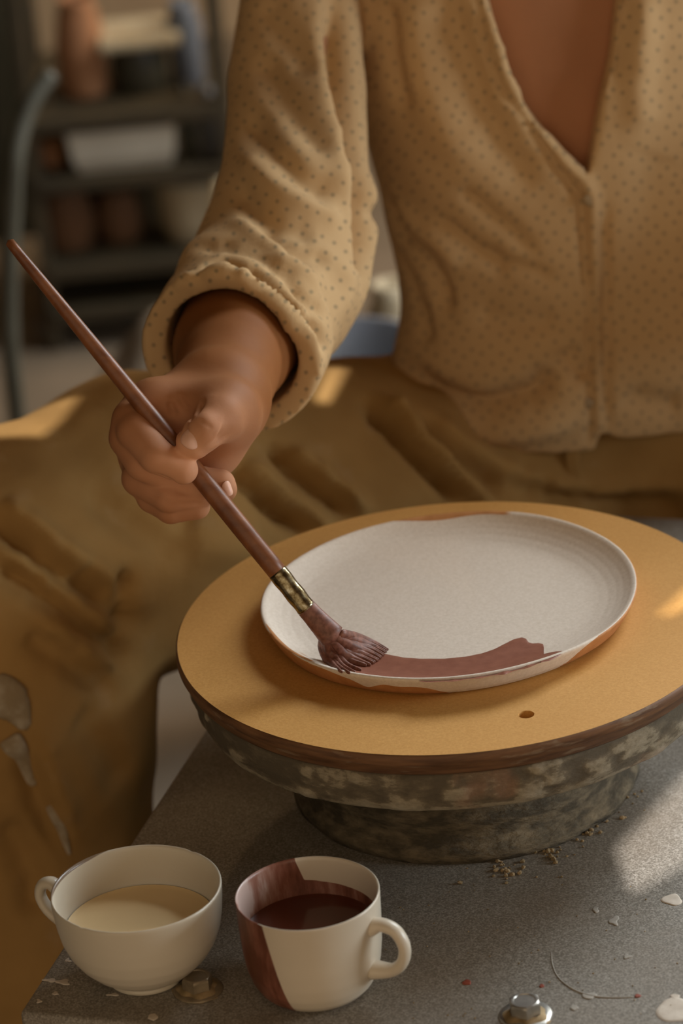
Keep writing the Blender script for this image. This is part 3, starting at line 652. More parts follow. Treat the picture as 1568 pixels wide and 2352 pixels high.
# rounded upper body: (z, centre x, centre y, half width, half depth)
torso = [(-.20, .13, .49, .150, .105), (-.13, .13, .485, .148, .108), (-.075, .13, .475, .139, .112), (-.02, .13, .47, .134, .108), (.06, .13, .468, .138, .106), (.14, .13, .468, .150, .110), (.22, .13, .468, .160, .112), (.30, .13, .472, .168, .105), (.36, .13, .480, .165, .085), (.40, .13, .490, .120, .065), (.425, .13, .50, .06, .055)]
def body_mesh():
    F = Field(ramp_axis((-.212, -.072, .0012), (-.072, -.020, .0026), (-.020, .30, .006), (.30, .44, .0026), (.44, .62, .009)), ramp_axis((-.075, -.040, .0030), (-.040, .075, .0012), (.075, .15, .0022), (.15, .66, .006)), ramp_axis((-.26, .060, .007), (.060, .195, .0012), (.195, .50, .006), (.50, .76, .004)))
    # torso, neck, arms
    F.loft(torso, .01, -.017)
    F.cone((.13, .50, .40), (.13, .49, .50), .052, .050, .02)
    F.cone((.13, .49, .355), (-.01, .47, .335), .042, .034, .02); F.cone((.13, .49, .355), (.27, .47, .335), .042, .034, .02)
    F.chain([shoulder + [.01, 0, .02], armA, armB, elbow], [.030, .030, .032, .036], .01)
    F.chain([elbow, along(elbow, fore, .55), fore, along(fore, wrist, .55), wrist], [.036, .0385, .0350, .0290, .0250], .012)
    F.chain([(.30, .455, .335), (.345, .38, .21), (.372, .30, .085)], [.044, .040, .036], .02)
    F.chain([(.372, .30, .085), (.385, .18, .070), (.375, .085, .055)], [.037, .034, .024], .01)
    F.ell((.372, .045, .050), (.034, .045, .018), .02)                              # other hand rests on the thigh, outside the picture
    for i, (dx, ln) in enumerate(((-.028, .052), (-.010, .064), (.009, .068), (.027, .062))):
        F.chain([(.372 + dx, .012, .049), (.372 + dx * 1.15, .012 - ln * .6, .042), (.372 + dx * 1.2, .012 - ln, .022)], [.0105, .0098, .0085], .004)
    F.chain([(.345, .06, .052), (.322, .030, .048), (.310, .004, .040)], [.015, .012, .0105], .006)
    # head, bent a little towards the plate; it is above the picture
    F.cone((.13, .49, .44), (.13, .475, .53), .050, .048, .02)
    F.ell((.13, .455, .620), (.070, .088, .092), .02, .06); F.ell((.13, .425, .565), (.052, .060, .052), .03, .05)
    F.cone((.13, .366, .612), (.13, .345, .585), .008, .012, .012); F.ell((.13, .366, .556), (.022, .010, .008), .008, .03)
    for q in (-1, 1): F.ell((.13 + q * .030, .378, .612), (.014, .010, .008), .006, .03); F.ell((.13 + q * .074, .46, .600), (.008, .016, .026), .006, .03)
    # right hand: palm, thenar and heel of the hand
    iM, mM, rM, pM = D_(352, 932, .022), D_(322, 968, .038), D_(330, 1035, .045), D_(352, 1088, .047)
    for P_, r_ in ((iM, .0150), (mM, .0150), (rM, .0145), (pM, .0130)): F.cone(wrist, P_, .0215, r_, .010)
    F.cone(iM, mM, .0145, .0145, .006); F.cone(mM, rM, .0145, .0145, .006); F.cone(rM, pM, .0145, .013, .006)
    F.cone(wrist, D_(470, 1035, .040), .022, .0165, .012); F.cone(D_(470, 1035, .040), pM, .0165, .013, .01)
    F.cone(wrist, D_(522, 955, .022), .0230, .0165, .022)                            # thenar
    F.cone(D_(522, 955, .020), D_(500, 1030, .040), .0145, .0130, .010)
    # web between thumb and index
    F.cone(D_(515, 925, .012), iM, .0125, .0125, .010); F.cone(D_(500, 935, .012), D_(385, 955, .024), .010, .012, .008)
    # pinky, ring, middle, index, from the back to the front
    k_ = .0016
    F.chain([pM, D_(352, 1140, .030), D_(392, 1168, .021), D_(452, 1163, .019)], [.0120, .0098, .0088, .0078], k_, .005)
    F.chain([rM, D_(322, 1098, .024), D_(388, 1138, .012), D_(458, 1133, .014)], [.0130, .0108, .0098, .0088], k_, .005)
    F.chain([mM, D_(297, 1005, .014), D_(330, 1062, .006), D_(412, 1102, .012), D_(506, 1112, .013)], [.0140, .0118, .0108, .0100, .0088], k_, .005)
    F.cone(D_(506, 1112, .013), D_(514, 1124, .012), .0085, .0078, .001)
    F.chain([iM, D_(303, 962, .010), D_(312, 990, .002), D_(360, 1048, -.0085), D_(421, 1079, -.0095)], [.0142, .0115, .0110, .0100, .0086], k_, .006)
    # thumb
    F.chain([D_(522, 950, .012), D_(505, 962, -.004), D_(474, 988, -.0150), D_(446, 1013, -.0130)], [.0165, .0138, .0112, .0106], .003, .014)
    # the channel where the varnished handle lies between the fingers
    return F.mesh()
def thin_uv(me, uvv):
    uvl = me.uv_layers.new(name='UVMap'); n = len(me.loops); li = np.empty(n, np.int32); me.loops.foreach_get('vertex_index', li); uvl.data.foreach_set('uv', uvv[li].astype(np.float32).ravel())
V, Q = body_mesh(); V0 = V; V = relax(V, Q, 1, .35); w_ = (np.clip((V[:, 1] - .012) / .02, 0, 1) * (V[:, 2] < .47))[:, None]; V = V * (1 - w_) + relax(V, Q, 60, .6) * w_; px_, py_, dz_ = proj(V); w_ = (np.clip((px_ - 474) / 26, 0, 1) * np.clip((992 - py_) / 26, 0, 1))[:, None]; V = V * (1 - w_) + relax(V, Q, 25, .6) * w_
V = creases(V, Q, [([(388, 918), (398, 950), (401, 985)], -.0028, .0024), ([(408, 908), (424, 936), (434, 957)], -.0018, .0020), ([(462, 918), (445, 945), (430, 965)], -.0026, .0024),
                   ([(424, 970), (430, 990)], -.0010, .0018), ([(340, 1128), (400, 1158), (470, 1158)], -.0010, .0018), ([(352, 1092), (400, 1122), (440, 1135)], -.0010, .0018),
                   ([(500, 1000), (512, 1010), (520, 1025)], -.0030, .006), ([(455, 965), (472, 972), (488, 985)], -.0006, .0012)])
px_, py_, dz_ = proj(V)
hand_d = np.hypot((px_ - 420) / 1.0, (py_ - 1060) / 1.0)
lit_pink = np.clip(1.25 - hand_d / 190, 0, 1) * .75 + np.exp(-(np.hypot(px_ - 425, py_ - 1045) / 32) ** 2) * .5  # light painted into the skin: bright hand against the sleeve-shaded forearm
me = npmesh('body', V, Q); attr(me, 'lit_pink', np.clip(lit_pink * (dz_ < D0 + .09) + .30 * (V[:, 1] > .33), 0, 1))
body = link('body', me, M['skin'], person)
print('body', len(V))
def nail(x, y, dd, r1, r2, th, rot, up):
    c = D_(x, y, dd); bm = bmesh.new(); bmesh.ops.create_uvsphere(bm, u_segments=24, v_segments=12, radius=1)
    u = Rv * math.cos(rot) + Uv * math.sin(rot); v = -Rv * math.sin(rot) + Uv * math.cos(rot); n_ = -Fv + up[0] * Rv + up[1] * Uv; n_ /= np.linalg.norm(n_); u = u - n_ * (u @ n_); u /= np.linalg.norm(u); v = np.cross(n_, u)
    for q in bm.verts:
        x_, y_, z_ = q.co; sx = np.sign(x_) * abs(x_) ** .8; sy = np.sign(y_) * abs(y_) ** .8
        q.co = Vector(c + u * sx * r1 + v * sy * r2 + n_ * (z_ * th - .0022 * (sy * sy) * (r2 / .006)))
    me = bpy.data.meshes.new('nail'); bm.to_mesh(me); bm.free(); return link('fingernail', me, M['nail'], person)
nail(440, 1006, -.0232, .0064, .0060, .0017, .86, (-.05, .22))
nail(524, 1122, .0045, .0045, .0034, .0010, -1.1, (.75, .10))

F = Field(ramp_axis((.04, .22, .004)), ramp_axis((.34, .58, .004)), ramp_axis((.50, .74, .004)))
F.ell((.13, .462, .634), (.079, .096, .092), .01, .05); F.ell((.13, .535, .575), (.045, .035, .05), .03, .05); fy, fz = F.ax[1][None, :, None], F.ax[2][None, None, :]
F.D = np.maximum(F.D, np.minimum(.425 - fy, .655 - fz) + 0 * F.D); v, q = F.mesh(); M['hair_dark'] = mottled('dark_hair', (.02, .012, .007), (.045, .026, .014), 60, .6, .6, .002, stretch=(1, 1, .2)); link('hair', npmesh('hair', relax(v, q, 3), q), M['hair_dark'], person)

# shirt: torso and sleeves in one cloth, sleeve rolled below the elbow
cuff_a = along(elbow, fore, .60); cuff_b = along(elbow, fore, 1.02) + np.array([0, 0, -.001]); fdir = (cuff_b - cuff_a) / np.linalg.norm(cuff_b - cuff_a)
Yf = .365
vneck = [atY(x, y, Yf)[[0, 2]] for x, y in ((1345, 402), (1278, 338), (1205, 250), (1157, 170), (1136, 90), (1118, 0), (1085, -200), (1060, -420), (1080, -760), (1440, -760), (1455, -420), (1440, -200), (1418, 0), (1404, 110), (1380, 215), (1362, 320))]
hem_px = [(700, 800), (850, 872), (930, 935), (1050, 1000), (1200, 1034), (1350, 1030), (1368, 1026), (1376, 985), (1420, 1000), (1568, 996), (2300, 900)]
hem_pts = np.array([atY(x, y, Yf + (.06 if x < 860 else (.03 if x < 940 else .004)))[[0, 2]] for x, y in hem_px])
def poly_sdf(px, pz, poly):
    d = np.full(np.broadcast(px, pz).shape, 9.0); inside = np.zeros(d.shape, bool); n = len(poly)
    for i in range(n):
        a = poly[i]; b = poly[(i + 1) % n]; e = b - a; t = np.clip(((px - a[0]) * e[0] + (pz - a[1]) * e[1]) / (e @ e), 0, 1)
        d = np.minimum(d, np.hypot(px - a[0] - t * e[0], pz - a[1] - t * e[1]))
        c = ((a[1] > pz) != (b[1] > pz)) & (px < (b[0] - a[0]) * (pz - a[1]) / (b[1] - a[1] + 1e-12) + a[0]); inside ^= c
    return np.where(inside, -d, d)
def shirt_mesh():
    F = Field(ramp_axis((-.185, .215, .0026), (.215, .46, .007)), ramp_axis((.04, .175, .0028), (.175, .34, .0034), (.34, .42, .0024), (.42, .66, .007)), ramp_axis((-.125, .30, .0026), (.30, .46, .006)))
    F.loft(torso, .01, .0)
    F.ell((.075, .415, -.020), (.085, .060, .052), .03)                    # the shirt bags out over the waist
    F.ell((.190, .42, -.010), (.075, .055, .055), .03)
    F.cone((.13, .485, .365), (.00, .465, .345), .060, .050, .03); F.cone((.13, .485, .365), (.26, .465, .345), .060, .050, .03)
    F.cone((.13, .50, .385), (.13, .50, .415), .070, .062, .02)
    F.cone((.13, .49, .40), (.13, .47, .50), .052, .056, cut=True)
    F.chain([shoulder + [.012, .0, .045], shoulder, armA, armB, elbow + [0, 0, .004]], [.050, .043, .043, .049, .053], .006, .010)
    F.chain([elbow + [.004, -.01, -.002], cuff_a, cuff_a + fdir * .012], [.053, .051, .050], .010)
    F.cone(elbow + [.030, .005, .004], atY(752, 500, .285), .036, .034, .012)      # slack cloth on the inside of the elbow
    F.ell(atY(505, 600, .20), (.024, .030, .017), .010)
    # the rolled band: thicker ring round the forearm
    sl_, (x, y, z) = F.box((-.2, .04, .03), (.0, .22, .24))
    q = [x - cuff_a[0], y - cuff_a[1], z - cuff_a[2]]; t = q[0] * fdir[0] + q[1] * fdir[1] + q[2] * fdir[2]
    rad = np.sqrt(np.maximum(q[0] ** 2 + q[1] ** 2 + q[2] ** 2 - t * t, 0)); L = np.linalg.norm(cuff_b - cuff_a)
    band = np.maximum(np.abs(rad - .0475) - .0062, np.abs(t - L * .60) - L * .42) ; band = band - .0022
    F.merge(sl_, band.astype(np.float32), .003)
    F.chain([(.30, .46, .335), (.345, .39, .21), (.372, .30, .085), (.385, .20, .072)], [.053, .054, .058, .046], .012, .012)
    # hollow cuff
    F.cone(along(cuff_a, cuff_b, -.1), cuff_b + fdir * .05, .0405, .0425, cut=True)
    # open neck
    sl_, (x, y, z) = F.box((-.1, .3, -.2), (.46, .50, .46)); P2 = poly_sdf(x[:, 0, :], z[0:1, 0, :], [np.array(p) for p in vneck])[:, None, :]
    d = np.maximum(P2, y - .478); F.D[sl_] = np.maximum(F.D[sl_], -d).astype(np.float32)
    # hem
    hz = np.interp(F.ax[0], hem_pts[:, 0], hem_pts[:, 1])[:, None, None]; yy = F.ax[1][None, :, None]; zz = F.ax[2][None, None, :]
    d = (hz + .05 * np.clip((yy - .40) / .2, 0, 1) - zz) * .9; m = F.ax[0] > -.055
    F.D[m] = np.maximum(F.D[m], d[m])
    return F.mesh()
V, Q = shirt_mesh(); V = relax(V, Q, 2, .5)
N = normals(V, Q); V = V + N * (.0022 * vnoise(V * [1, .6, .8], 38, 5) * np.clip((V[:, 2] + .2) / .1, 0, 1))[:, None]
V = creases(V, Q, [
    ([(765, -20), (775, 100), (792, 220), (815, 330), (838, 450), (848, 560), (846, 640)], -.012, .010),
    ([(740, -20), (745, 120), (760, 240), (785, 360), (800, 470)], .004, .010),
    ([(868, 470), (905, 520), (960, 580), (1005, 650), (1030, 720)], -.006, .007), ([(880, 560), (930, 640), (965, 720), (985, 790)], -.004, .007), ([(900, 450), (950, 510), (1010, 560), (1060, 620)], .004, .008),
    ([(930, 845), (994, 905), (1060, 932), (1130, 935), (1200, 915), (1240, 890), (1272, 845)], -.011, .010),
    ([(905, 880), (985, 955), (1080, 990), (1200, 995), (1330, 960)], .005, .010),
    ([(1020, -20), (1045, 90), (1078, 180), (1110, 270), (1160, 360), (1230, 440)], -.006, .012), ([(940, -20), (960, 120), (1000, 260), (1060, 380)], .004, .015), ([(890, 0), (900, 130), (925, 260)], -.005, .010),
    ([(1055, 440), (1100, 470), (1150, 510), (1234, 590)], -.003, .006), ([(1106, 582), (1180, 610), (1270, 643)], -.003, .006), ([(1000, 500), (1080, 560), (1160, 640)], -.003, .006), ([(1090, 720), (1180, 740), (1280, 735)], -.003, .008),
    ([(1091, -20), (1106, 61), (1119, 107), (1135, 165), (1160, 210), (1188, 246), (1249, 337), (1300, 415), (1335, 462), (1337, 540), (1350, 638), (1356, 715), (1356, 830), (1356, 970), (1356, 1020)], -.0040, .0028),
    ([(1128, -20), (1140, 70), (1152, 140), (1180, 205), (1225, 265), (1290, 345), (1345, 410), (1362, 470), (1364, 551), (1368, 640), (1372, 720), (1372, 830), (1374, 980)], .0035, .0042),
    ([(1388, 480), (1386, 600), (1390, 720), (1392, 860), (1390, 980)], -.004, .0040),
    ([(1478, -20), (1470, 150), (1463, 306)], .004, .010), ([(1440, -20), (1425, 90), (1404, 190)], -.004, .007), ([(1510, 350), (1490, 480), (1500, 640)], -.003, .014), ([(1300, 800), (1325, 840), (1345, 880)], -.006, .008),
    ([(1440, 900), (1500, 930), (1568, 930)], -.004, .010),
    # sleeve
    ([(420, 620), (514, 597), (580, 620), (633, 664), (675, 698), (733, 745), (765, 800)], -.0075, .0055),
    ([(395, 650), (440, 620), (500, 614), (560, 630), (620, 672), (670, 725), (700, 790)], .0040, .0080),
    ([(450, 560), (520, 560), (590, 580), (650, 625), (720, 690)], -.0030, .0060), ([(595, 511), (641, 546), (694, 580), (760, 600)], -.0045, .0070), ([(540, 420), (590, 480), (650, 520), (730, 545)], -.0040, .008), ([(530, 500), (600, 550), (670, 600), (740, 640)], .0035, .007),
    ([(560, 260), (610, 330), (680, 400), (770, 460)], -.0045, .009), ([(590, 120), (640, 200), (700, 290), (770, 350)], -.0045, .010), ([(600, 0), (650, 80), (720, 170)], -.0035, .010), ([(560, 350), (620, 420), (700, 470), (790, 510)], .004, .009),
    ([(671, 655), (713, 690), (760, 715)], -.0035, .005), ([(700, 560), (760, 600), (800, 650), (780, 720)], .003, .010)], 1.45)
N = normals(V, Q)
# cloth coordinates laid on per face, by the way it faces
fn = np.cross(V[Q[:, 2]] - V[Q[:, 0]], V[Q[:, 3]] - V[Q[:, 1]]); fn /= np.linalg.norm(fn, axis=1)[:, None] + 1e-12
up_ = np.array([0, .42, .90]); front = np.stack([V[:, 0], V @ up_], 1); side = np.stack([V[:, 1], V[:, 2]], 1) * .999 + .003; flat_ = V[:, :2]
f_ = fn @ -Fv; lu = np.where((f_ > .38)[:, None, None], front[Q], np.where((np.abs(fn[:, 0]) > .55)[:, None, None], side[Q], flat_[Q]))
me = npmesh('shirt', V, Q); uvl = me.uv_layers.new(name='UVMap'); uvl.data.foreach_set('uv', lu.astype(np.float32).ravel()); shirt = link('shirt', me, M['shirt'], person); shirt['label'] = 'ochre shirt with small dark dots, open at the neck, sleeve rolled'
print('shirt', len(V))
for x, y in ((1349, 462), (1352, 925)):
    p = curve_on(V, N, [(x - 12, y), (x, y), (x + 12, y)]); 
    if len(p): c = p[len(p) // 2]; bm = bmesh.new(); bmesh.ops.create_uvsphere(bm, u_segments=20, v_segments=10, radius=.0045); bmesh.ops.scale(bm, verts=bm.verts, vec=(1, .4, 1)); bmesh.ops.translate(bm, verts=bm.verts, vec=Vector(c)); mb = bpy.data.meshes.new('button'); bm.to_mesh(mb); bm.free(); link('button', mb, M['thread'], person)

# trousers
def trousers_mesh():
    F = Field(ramp_axis((-.42, .22, .0036), (.22, .72, .011)), ramp_axis((.02, .48, .0040), (.48, .66, .011)), ramp_axis((-.40, -.03, .0042), (-.03, .09, .0034)))
    F.loft([(-.24, .13, .49, .155, .11), (-.16, .13, .485, .150, .116), (-.10, .13, .485, .142, .110), (-.07, .13, .485, .138, .108), (-.025, .13, .485, .128, .100)], .01, .0)
    F.chain([(.07, .46, -.130), (-.06, .385, -.092), (-.19, .31, -.062), (-.285, .235, -.060)], [.098, .090, .094, .096], .03, .03)
    F.chain([(-.285, .235, -.062), (-.285, .195, -.15), (-.288, .165, -.27), (-.285, .16, -.37)], [.094, .088, .084, .080], .02)
    F.chain([(.19, .46, -.130), (.33, .385, -.092), (.46, .31, -.062), (.545, .235, -.06)], [.098, .092, .094, .092], .03, .03)
    F.chain([(.545, .235, -.062), (.545, .195, -.15), (.545, .165, -.27), (.54, .16, -.37)], [.092, .086, .082, .078], .02)
    zz = F.ax[2][None, None, :]; F.D = np.maximum(F.D, (-.352 - zz)); F.D = np.maximum(F.D, zz - .20)
    return F.mesh()
V, Q = trousers_mesh(); V = relax(V, Q, 2, .5)
N = normals(V, Q); V = V + N * (.003 * vnoise(V * [.8, 1, 1], 24, 9) + .0012 * vnoise(V, 60, 2))[:, None]
V = creases(V, Q, [
    ([(-20, 1190), (40, 1231), (121, 1300), (226, 1372), (283, 1425), (330, 1450)], -.011, .009), ([(-20, 1280), (81, 1352), (170, 1409), (259, 1480), (315, 1510)], -.010, .009),
    ([(-20, 1240), (90, 1310), (200, 1392), (300, 1468)], .006, .008), ([(-20, 1150), (80, 1215), (180, 1290), (270, 1370), (300, 1420)], .006, .009), ([(182, 1306), (225, 1340), (262, 1378)], -.008, .006),
    ([(303, 1310), (292, 1360), (300, 1410)], -.008, .007), ([(100, 1420), (190, 1480), (270, 1545)], .005, .008), ([(60, 1450), (170, 1530), (280, 1590)], -.005, .010),
    ([(180, 1640), (240, 1700), (290, 1800)], -.004, .014), ([(60, 1720), (90, 1830), (140, 1940)], -.006, .009), ([(90, 1700), (120, 1800), (165, 1900)], .004, .009), ([(0, 1900), (60, 1990), (80, 2100)], -.005, .010),
    ([(330, 1080), (400, 1150), (450, 1210)], -.004, .010), ([(200, 1130), (300, 1200), (420, 1270)], -.004, .012), ([(430, 1240), (520, 1260), (590, 1250)], .004, .014),
    ([(530, 1076), (580, 1118), (632, 1160), (710, 1208)], -.009, .006), ([(560, 1060), (620, 1110), (690, 1165), (760, 1210)], .005, .006), ([(600, 1150), (660, 1195), (720, 1230)], -.006, .006),
    ([(620, 1030), (660, 1060), (732, 1121), (800, 1185)], -.009, .006), ([(660, 1030), (730, 1090), (820, 1165)], .006, .007), ([(700, 1080), (780, 1130), (850, 1170)], .004, .006),
    ([(850, 925), (896, 975), (960, 1040), (1010, 1095), (1060, 1150)], -.013, .0065), ([(880, 920), (930, 965), (1000, 1040), (1080, 1125), (1120, 1160)], .009, .0070), ([(950, 960), (1030, 1030), (1100, 1090), (1160, 1130)], -.008, .008), ([(1000, 960), (1090, 1040), (1200, 1090)], .004, .008),
    ([(1180, 1090), (1300, 1125), (1440, 1130), (1568, 1120)], .004, .006), ([(1180, 1110), (1300, 1145), (1440, 1150), (1568, 1140)], -.006, .006), ([(1400, 1180), (1480, 1170), (1568, 1175)], -.005, .007)], 1.7)
trousers = link('trousers', npmesh('trousers', V, Q), M['trousers'], person); Vt, Nt = V, normals(V, Q)
trousers['label'] = 'creased khaki brown trousers'
c = curve_on(Vt, Nt, [(1300, 1070), (1312, 1070), (1324, 1070)])
if len(c): c = c[len(c) // 2]; link('belt_loop', boxmesh(c + [0, -.001, -.002], (.010, .004, .034), 0, .0012), M['trousers'], person)
print('trousers', len(V))
# dried clay on the trouser leg
def smear(pxs, wdt, name='clay_smear'):
    C = curve_on(Vt, Nt, pxs)
    if len(C) < 3: return
    C = C + np.array([0, -.001, 0]); C = C[np.linspace(0, len(C) - 1, 6).astype(int)]; o = link(name, tube(C, wdt, 12, 24, flat=.35, side=-Fv), M['smear'], trousers); o['label'] = 'pale dried clay smear'
smear([(-20, 1575), (10, 1590), (30, 1610), (45, 1640), (52, 1670)], [.004, .011, .013, .010, .004]); smear([(18, 1690), (35, 1715), (52, 1745), (62, 1785), (80, 1800)], [.003, .0075, .007, .004, .002]); smear([(108, 1850), (130, 1890), (146, 1925), (158, 1960)], [.0012, .003, .003, .001])
# boots
for bx in (-.285, .54):
    F = Field(ramp_axis((bx - .07, bx + .07, .004)), ramp_axis((-.08, .26, .004)), ramp_axis((FZ, -.33, .004)))
    F.chain([(bx, .165, -.34), (bx, .17, -.47), (bx, .165, -.55)], [.050, .046, .044], .01); F.chain([(bx, .19, -.56), (bx, .09, -.565), (bx, -.01, -.572)], [.038, .040, .034], .02)
    F.D = np.maximum(F.D, (FZ + .001 - F.ax[2])[None, None, :]); v, q = F.mesh(); link('boot', npmesh('boot', relax(v, q, 1), q), M['boot'], person)

# stool under the potter
stool = thing('stool', (.13, .50, FZ), 'low brown wooden stool the potter sits on behind the wheel', 'stool')
lathe_obj('seat', [(0, -.228), (.15, -.228), (.165, -.232), (.168, -.242), (.16, -.256), (0, -.258)], M['brown_wood'], stool, 96, centre=(.13, .50))
for i in range(4):
    a = PI / 4 + i * PI / 2; link('leg', tube([(.13 + .11 * math.cos(a), .50 + .11 * math.sin(a), -.255), (.13 + .16 * math.cos(a), .50 + .16 * math.sin(a), FZ + .006)], [.017, .015], 12, 6), M['brown_wood'], stool)

# ------------------------------------------------------------------ far side of the workshop (out of focus)
YB = 1.95
M['terracotta'] = mottled('terracotta', (.26, .115, .05), (.34, .16, .075), 14, .8); M['paleclay'] = mottled('pale_clay', (.34, .27, .17), (.46, .38, .26), 10, .7)
M['darkpaint'] = mottled('dark_enamel', (.025, .022, .012), (.04, .034, .02), 10, .5); M['bluegrey'] = mottled('blue_grey_enamel', (.085, .09, .10), (.12, .125, .145), 10, .5)
M['greytub'] = mottled('grey_plastic', (.36, .32, .26), (.46, .42, .35), 8, .6); M['red_clay'] = mottled('red_brown_clay', (.10, .045, .018), (.14, .065, .028), 10, .8)
M['pole'] = mottled('grey_pipe', (.055, .052, .038), (.085, .08, .06), 12, .5)
def P3(x, y, Y=YB): return atY(x, y, Y)
def px2m(Y): return (atY(100, 0, Y) - atY(0, 0, Y))[0] / 100
u = px2m(YB)
zA, zB_, zC, zD = P3(300, 245)[2], P3(300, 385)[2], P3(420, 575)[2], FZ + .05
shelf = thing('shelf_unit', (P3(260, 500)[0], YB + .12, FZ), 'dark wooden shelf unit with pots in the blurred back of the workshop', 'shelf')
x0, x1 = P3(70, 300)[0], P3(514, 300)[0]
for zz in (zA, zB_, zC, zD): link('shelf_board', boxmesh(((x0 + x1) / 2, YB + .10, zz - .008), (x1 - x0, .24, .016), 0, .002), M['dark_wood'], shelf, False)
for xx in (x0, x1):
    for yy in (YB - .005, YB + .205): link('post', boxmesh((xx, yy, (FZ + zA + .2) / 2), (.013, .022, zA + .2 - FZ), 0, .002), M['dark_wood'], shelf, False)
link('back_panel', boxmesh(((x0 + x1) / 2, YB + .222, (FZ + zB_) / 2 + .01), (x1 - x0, .01, zB_ - FZ - .04), 0, .001), M['brown_wood'], shelf, False)
def pot(name, px, z, prof, mat, label, cat, dy=.06, extra=None):
    c = P3(px, 300, YB + dy); t = thing(name, (c[0], c[1], z), label, cat); lathe_obj('vessel', prof, mat, t, 48, None, lambda r, zz, T: zz + z, (c[0], c[1])); return t, c
h = lambda px: px * u
pot('clay_vase', 208, zA, [(0, 0), (h(50), 0), (h(58), .004), (h(60), h(120)), (h(50), h(190)), (h(40), h(225)), (h(44), h(240)), (h(38), h(240)), (h(34), h(220)), (h(40), .02), (0, .015)], M['terracotta'], 'tall terracotta vase on the top shelf, blurred', 'vase')
t, c = pot('lidded_crock', 335, zA, [(0, 0), (h(60), 0), (h(66), .004), (h(68), h(60)), (h(62), h(118)), (h(58), h(124)), (0, h(126))], M['darkpaint'], 'dark lidded crock in the middle of the top shelf', 'crock')
link('lid', boxmesh((c[0] + h(10), c[1], zA + h(135)), (h(190), .09, .010), 0, .003), M['paleclay'], t, False)
pot('blue_jar', 447, zA, [(0, 0), (h(34), 0), (h(40), .004), (h(42), h(150)), (h(30), h(185)), (h(30), h(205)), (h(24), h(205)), (h(22), h(180)), (0, h(170))], M['bluegrey'], 'dark blue grey jar at the end of the top shelf', 'jar')
# pale tub on the middle shelf
tx0, tx1 = P3(150, 300)[0], P3(405, 300)[0]
tub = thing('plastic_tub', ((tx0 + tx1) / 2, YB + .05, zB_), 'pale grey plastic tub on the middle shelf, blurred', 'tub')
bm = bmesh.new(); bmesh.ops.create_cube(bm, size=1)
for v in bm.verts: v.co = Vector(((tx0 + tx1) / 2 + v.co.x * (tx1 - tx0) * (1 if v.co.z > 0 else .86), YB + .05 + v.co.y * (.13 if v.co.z > 0 else .11), zB_ + .0005 + (v.co.z + .5) * h(110)))
topf = max(bm.faces, key=lambda f: f.calc_center_median().z); bmesh.ops.inset_individual(bm, faces=[topf], thickness=.006); bmesh.ops.translate(bm, verts=topf.verts, vec=(0, 0, -h(85))); bmesh.ops.bevel(bm, geom=[e for e in bm.edges], offset=.002, segments=2, affect='EDGES')
me = bpy.data.meshes.new('tub'); bm.to_mesh(me); bm.free(); link('basin', me, M['greytub'], tub, False)
for sx in (tx0 - .002, tx1 + .002): link('grip', boxmesh((sx, YB + .05, zB_ + h(100)), (.012, .07, .008), 0, .002), M['greytub'], tub, False)
pot('clay_cup', 112, zB_, [(0, 0), (h(22), 0), (h(28), .004), (h(31), h(35)), (h(30), h(66)), (h(26), h(66)), (h(24), .01), (0, .008)], M['terracotta'], 'small peach clay cup left of the grey tub', 'cup', .03)
pot('dark_bottle', 432, zB_, [(0, 0), (h(16), 0), (h(20), .003), (h(21), h(120)), (h(9), h(150)), (h(9), h(178)), (0, h(180))], M['darkpaint'], 'dark bottle to the right of the grey tub', 'bottle', .02)
pot('blue_bottle', 484, zB_, [(0, 0), (h(24), 0), (h(29), .003), (h(30), h(118)), (h(14), h(150)), (h(14), h(165)), (0, h(166))], M['bluegrey'], 'blue grey bottle at the right end of the middle shelf', 'bottle', .02)
pot('pale_crock', 430, zC, [(0, 0), (h(66), 0), (h(76), .004), (h(84), h(60)), (h(86), h(140)), (h(80), h(160)), (h(72), h(160)), (h(72), .02), (0, .016)], M['paleclay'], 'wide pale clay crock on the lower shelf', 'crock', .04)
pot('brown_jar', 130, zC, [(0, 0), (h(55), 0), (h(62), .004), (h(70), h(70)), (h(50), h(135)), (h(44), h(150)), (0, h(150))], M['red_clay'], 'dark red brown jar at the left of the lower shelf', 'jar', .05)
pot('round_brown_jar', 250, zC, [(0, 0), (h(34), 0), (h(48), .004), (h(56), h(60)), (h(40), h(125)), (h(34), h(130)), (0, h(130))], M['red_clay'], 'second red brown jar beside the pale crock', 'jar', .05)
# tall dark cabinet on the far left, pipe stand in front of it
cb = P3(20, 300, 2.3); cabinet = thing('cabinet', (cb[0] - .22, 2.5, FZ), 'tall dark cabinet at the far left of the workshop', 'cabinet')
cx1 = P3(62, 300, 2.3)[0]; link('body', boxmesh((cx1 - .25, 2.5, .35), (.5, .4, 1.9), 0, .004), M['darkpaint'], cabinet, False)
for i in (0, 1): d = link('door', boxmesh((cx1 - .13 - .24 * i, 2.292, .35), (.225, .016, 1.84), 0, .003), M['darkpaint'], cabinet, False); link('handle', boxmesh((cx1 - (.225 if i == 0 else .275), 2.278, .2), (.010, .014, .12), 0, .002), M['steel'], d, False)
pa, pb = atY(26, 430, 1.30), atY(48, 960, 1.30); pz = FZ
pole = thing('pipe_stand', (pb[0], 1.3, FZ), 'grey metal pipe stand at the left edge behind the knee', 'stand')
link('pole', tube([(pb[0], 1.3, FZ + .01), (pb[0] - .002, 1.3, -.35), (pa[0] + .002, 1.3, pa[2]), (pa[0] + .02, 1.32, pa[2] + .06), (pa[0] + .045, 1.34, pa[2] + .09)], [.0085] * 5, 14, 40), M['pole'], pole)
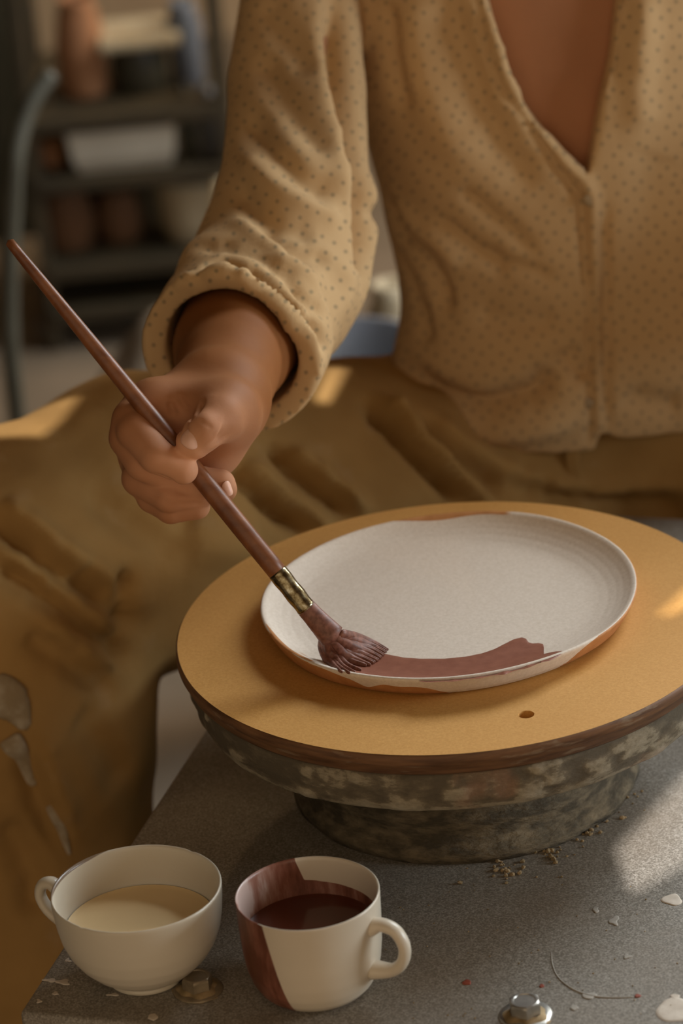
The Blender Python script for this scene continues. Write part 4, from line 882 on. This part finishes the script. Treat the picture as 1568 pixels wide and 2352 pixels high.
lathe_obj('foot', [(0, 0), (.09, 0), (.092, .004), (.08, .010), (.02, .016), (0, .016)], M['pole'], pole, 48, None, lambda r, z, T: z + FZ, (pb[0], 1.3))
# a bag of clay on the floor and two vessels seen between arm and body
cc = atY(350, 820, 1.55); bag = thing('clay_bag', (cc[0], 1.55, FZ), 'slumped grey brown bag of clay on the floor, blurred behind the sleeve', 'bag')
F = Field(ramp_axis((cc[0] - .13, cc[0] + .13, .006)), ramp_axis((1.40, 1.70, .006)), ramp_axis((FZ, FZ + .26, .006)))
F.ell((cc[0], 1.55, FZ + .06), (.085, .09, .085), .02); F.ell((cc[0] + .02, 1.56, FZ + .13), (.05, .055, .06), .03); F.D = np.maximum(F.D, (FZ + .001 - F.ax[2])[None, None, :]); v, q = F.mesh(); v = relax(v, q, 2); v += normals(v, q) * (.004 * vnoise(v, 45, 4))[:, None]
M['bag'] = mottled('grey_sack', (.15, .115, .08), (.21, .165, .12), 12, .8); link('sack', npmesh('sack', v, q), M['bag'], bag)
def fpot(name, x, Y, ytop, prof_r, mat, label, cat):
    c = atY(x, ytop, Y); H_ = c[2] - FZ; pr = [(r, FZ + H_ * t) for r, t in prof_r]; t = thing(name, (c[0], Y, FZ), label, cat); lathe_obj('vessel', pr, mat, t, 48, centre=(c[0], Y))
fpot('floor_vase', 893, 1.30, 650, [(0, 0), (.03, 0), (.034, .3), (.040, .6), (.030, .85), (.016, .95), (.018, 1), (.012, 1), (.010, .9), (0, .9)], M['paleclay'], 'tall pale vase in the gap between sleeve and shirt', 'vase')
fpot('enamel_bucket', 800, 1.05, 790, [(0, 0), (.050, 0), (.052, .02), (.060, .9), (.064, .93), (.062, 1), (.055, 1), (.05, .1), (0, .08)], M['bluegrey'], 'blue grey bucket behind the thigh, seen below the sleeve', 'bucket')
# a warm bulb hanging at the back of the room
bulb = thing('hanging_bulb', (-.22, 2.2, 1.05), 'warm hanging light bulb at the back of the workshop, above the frame', 'lamp')
mb = newmat('bulb_glow', (1, .8, .5)); mb.node_tree.nodes['Principled BSDF'].inputs['Emission Color'].default_value = (1, .62, .28, 1); mb.node_tree.nodes['Principled BSDF'].inputs['Emission Strength'].default_value = 90
lathe_obj('glass', [(0, 1.01), (.012, 1.013), (.026, 1.026), (.030, 1.045), (.024, 1.065), (.014, 1.085), (.013, 1.10), (0, 1.10)], mb, bulb, 32, centre=(-.22, 2.2))
link('cable', tube([(-.22, 2.2, 1.10), (-.22, 2.2, 1.6), (-.22, 2.2, 2.75)], [.003] * 3, 8, 8), M['darkpaint'], bulb)

# everything stands on the floor at z = 0
for o in bpy.data.objects:
    if o.parent is None: o.location.z += ZB
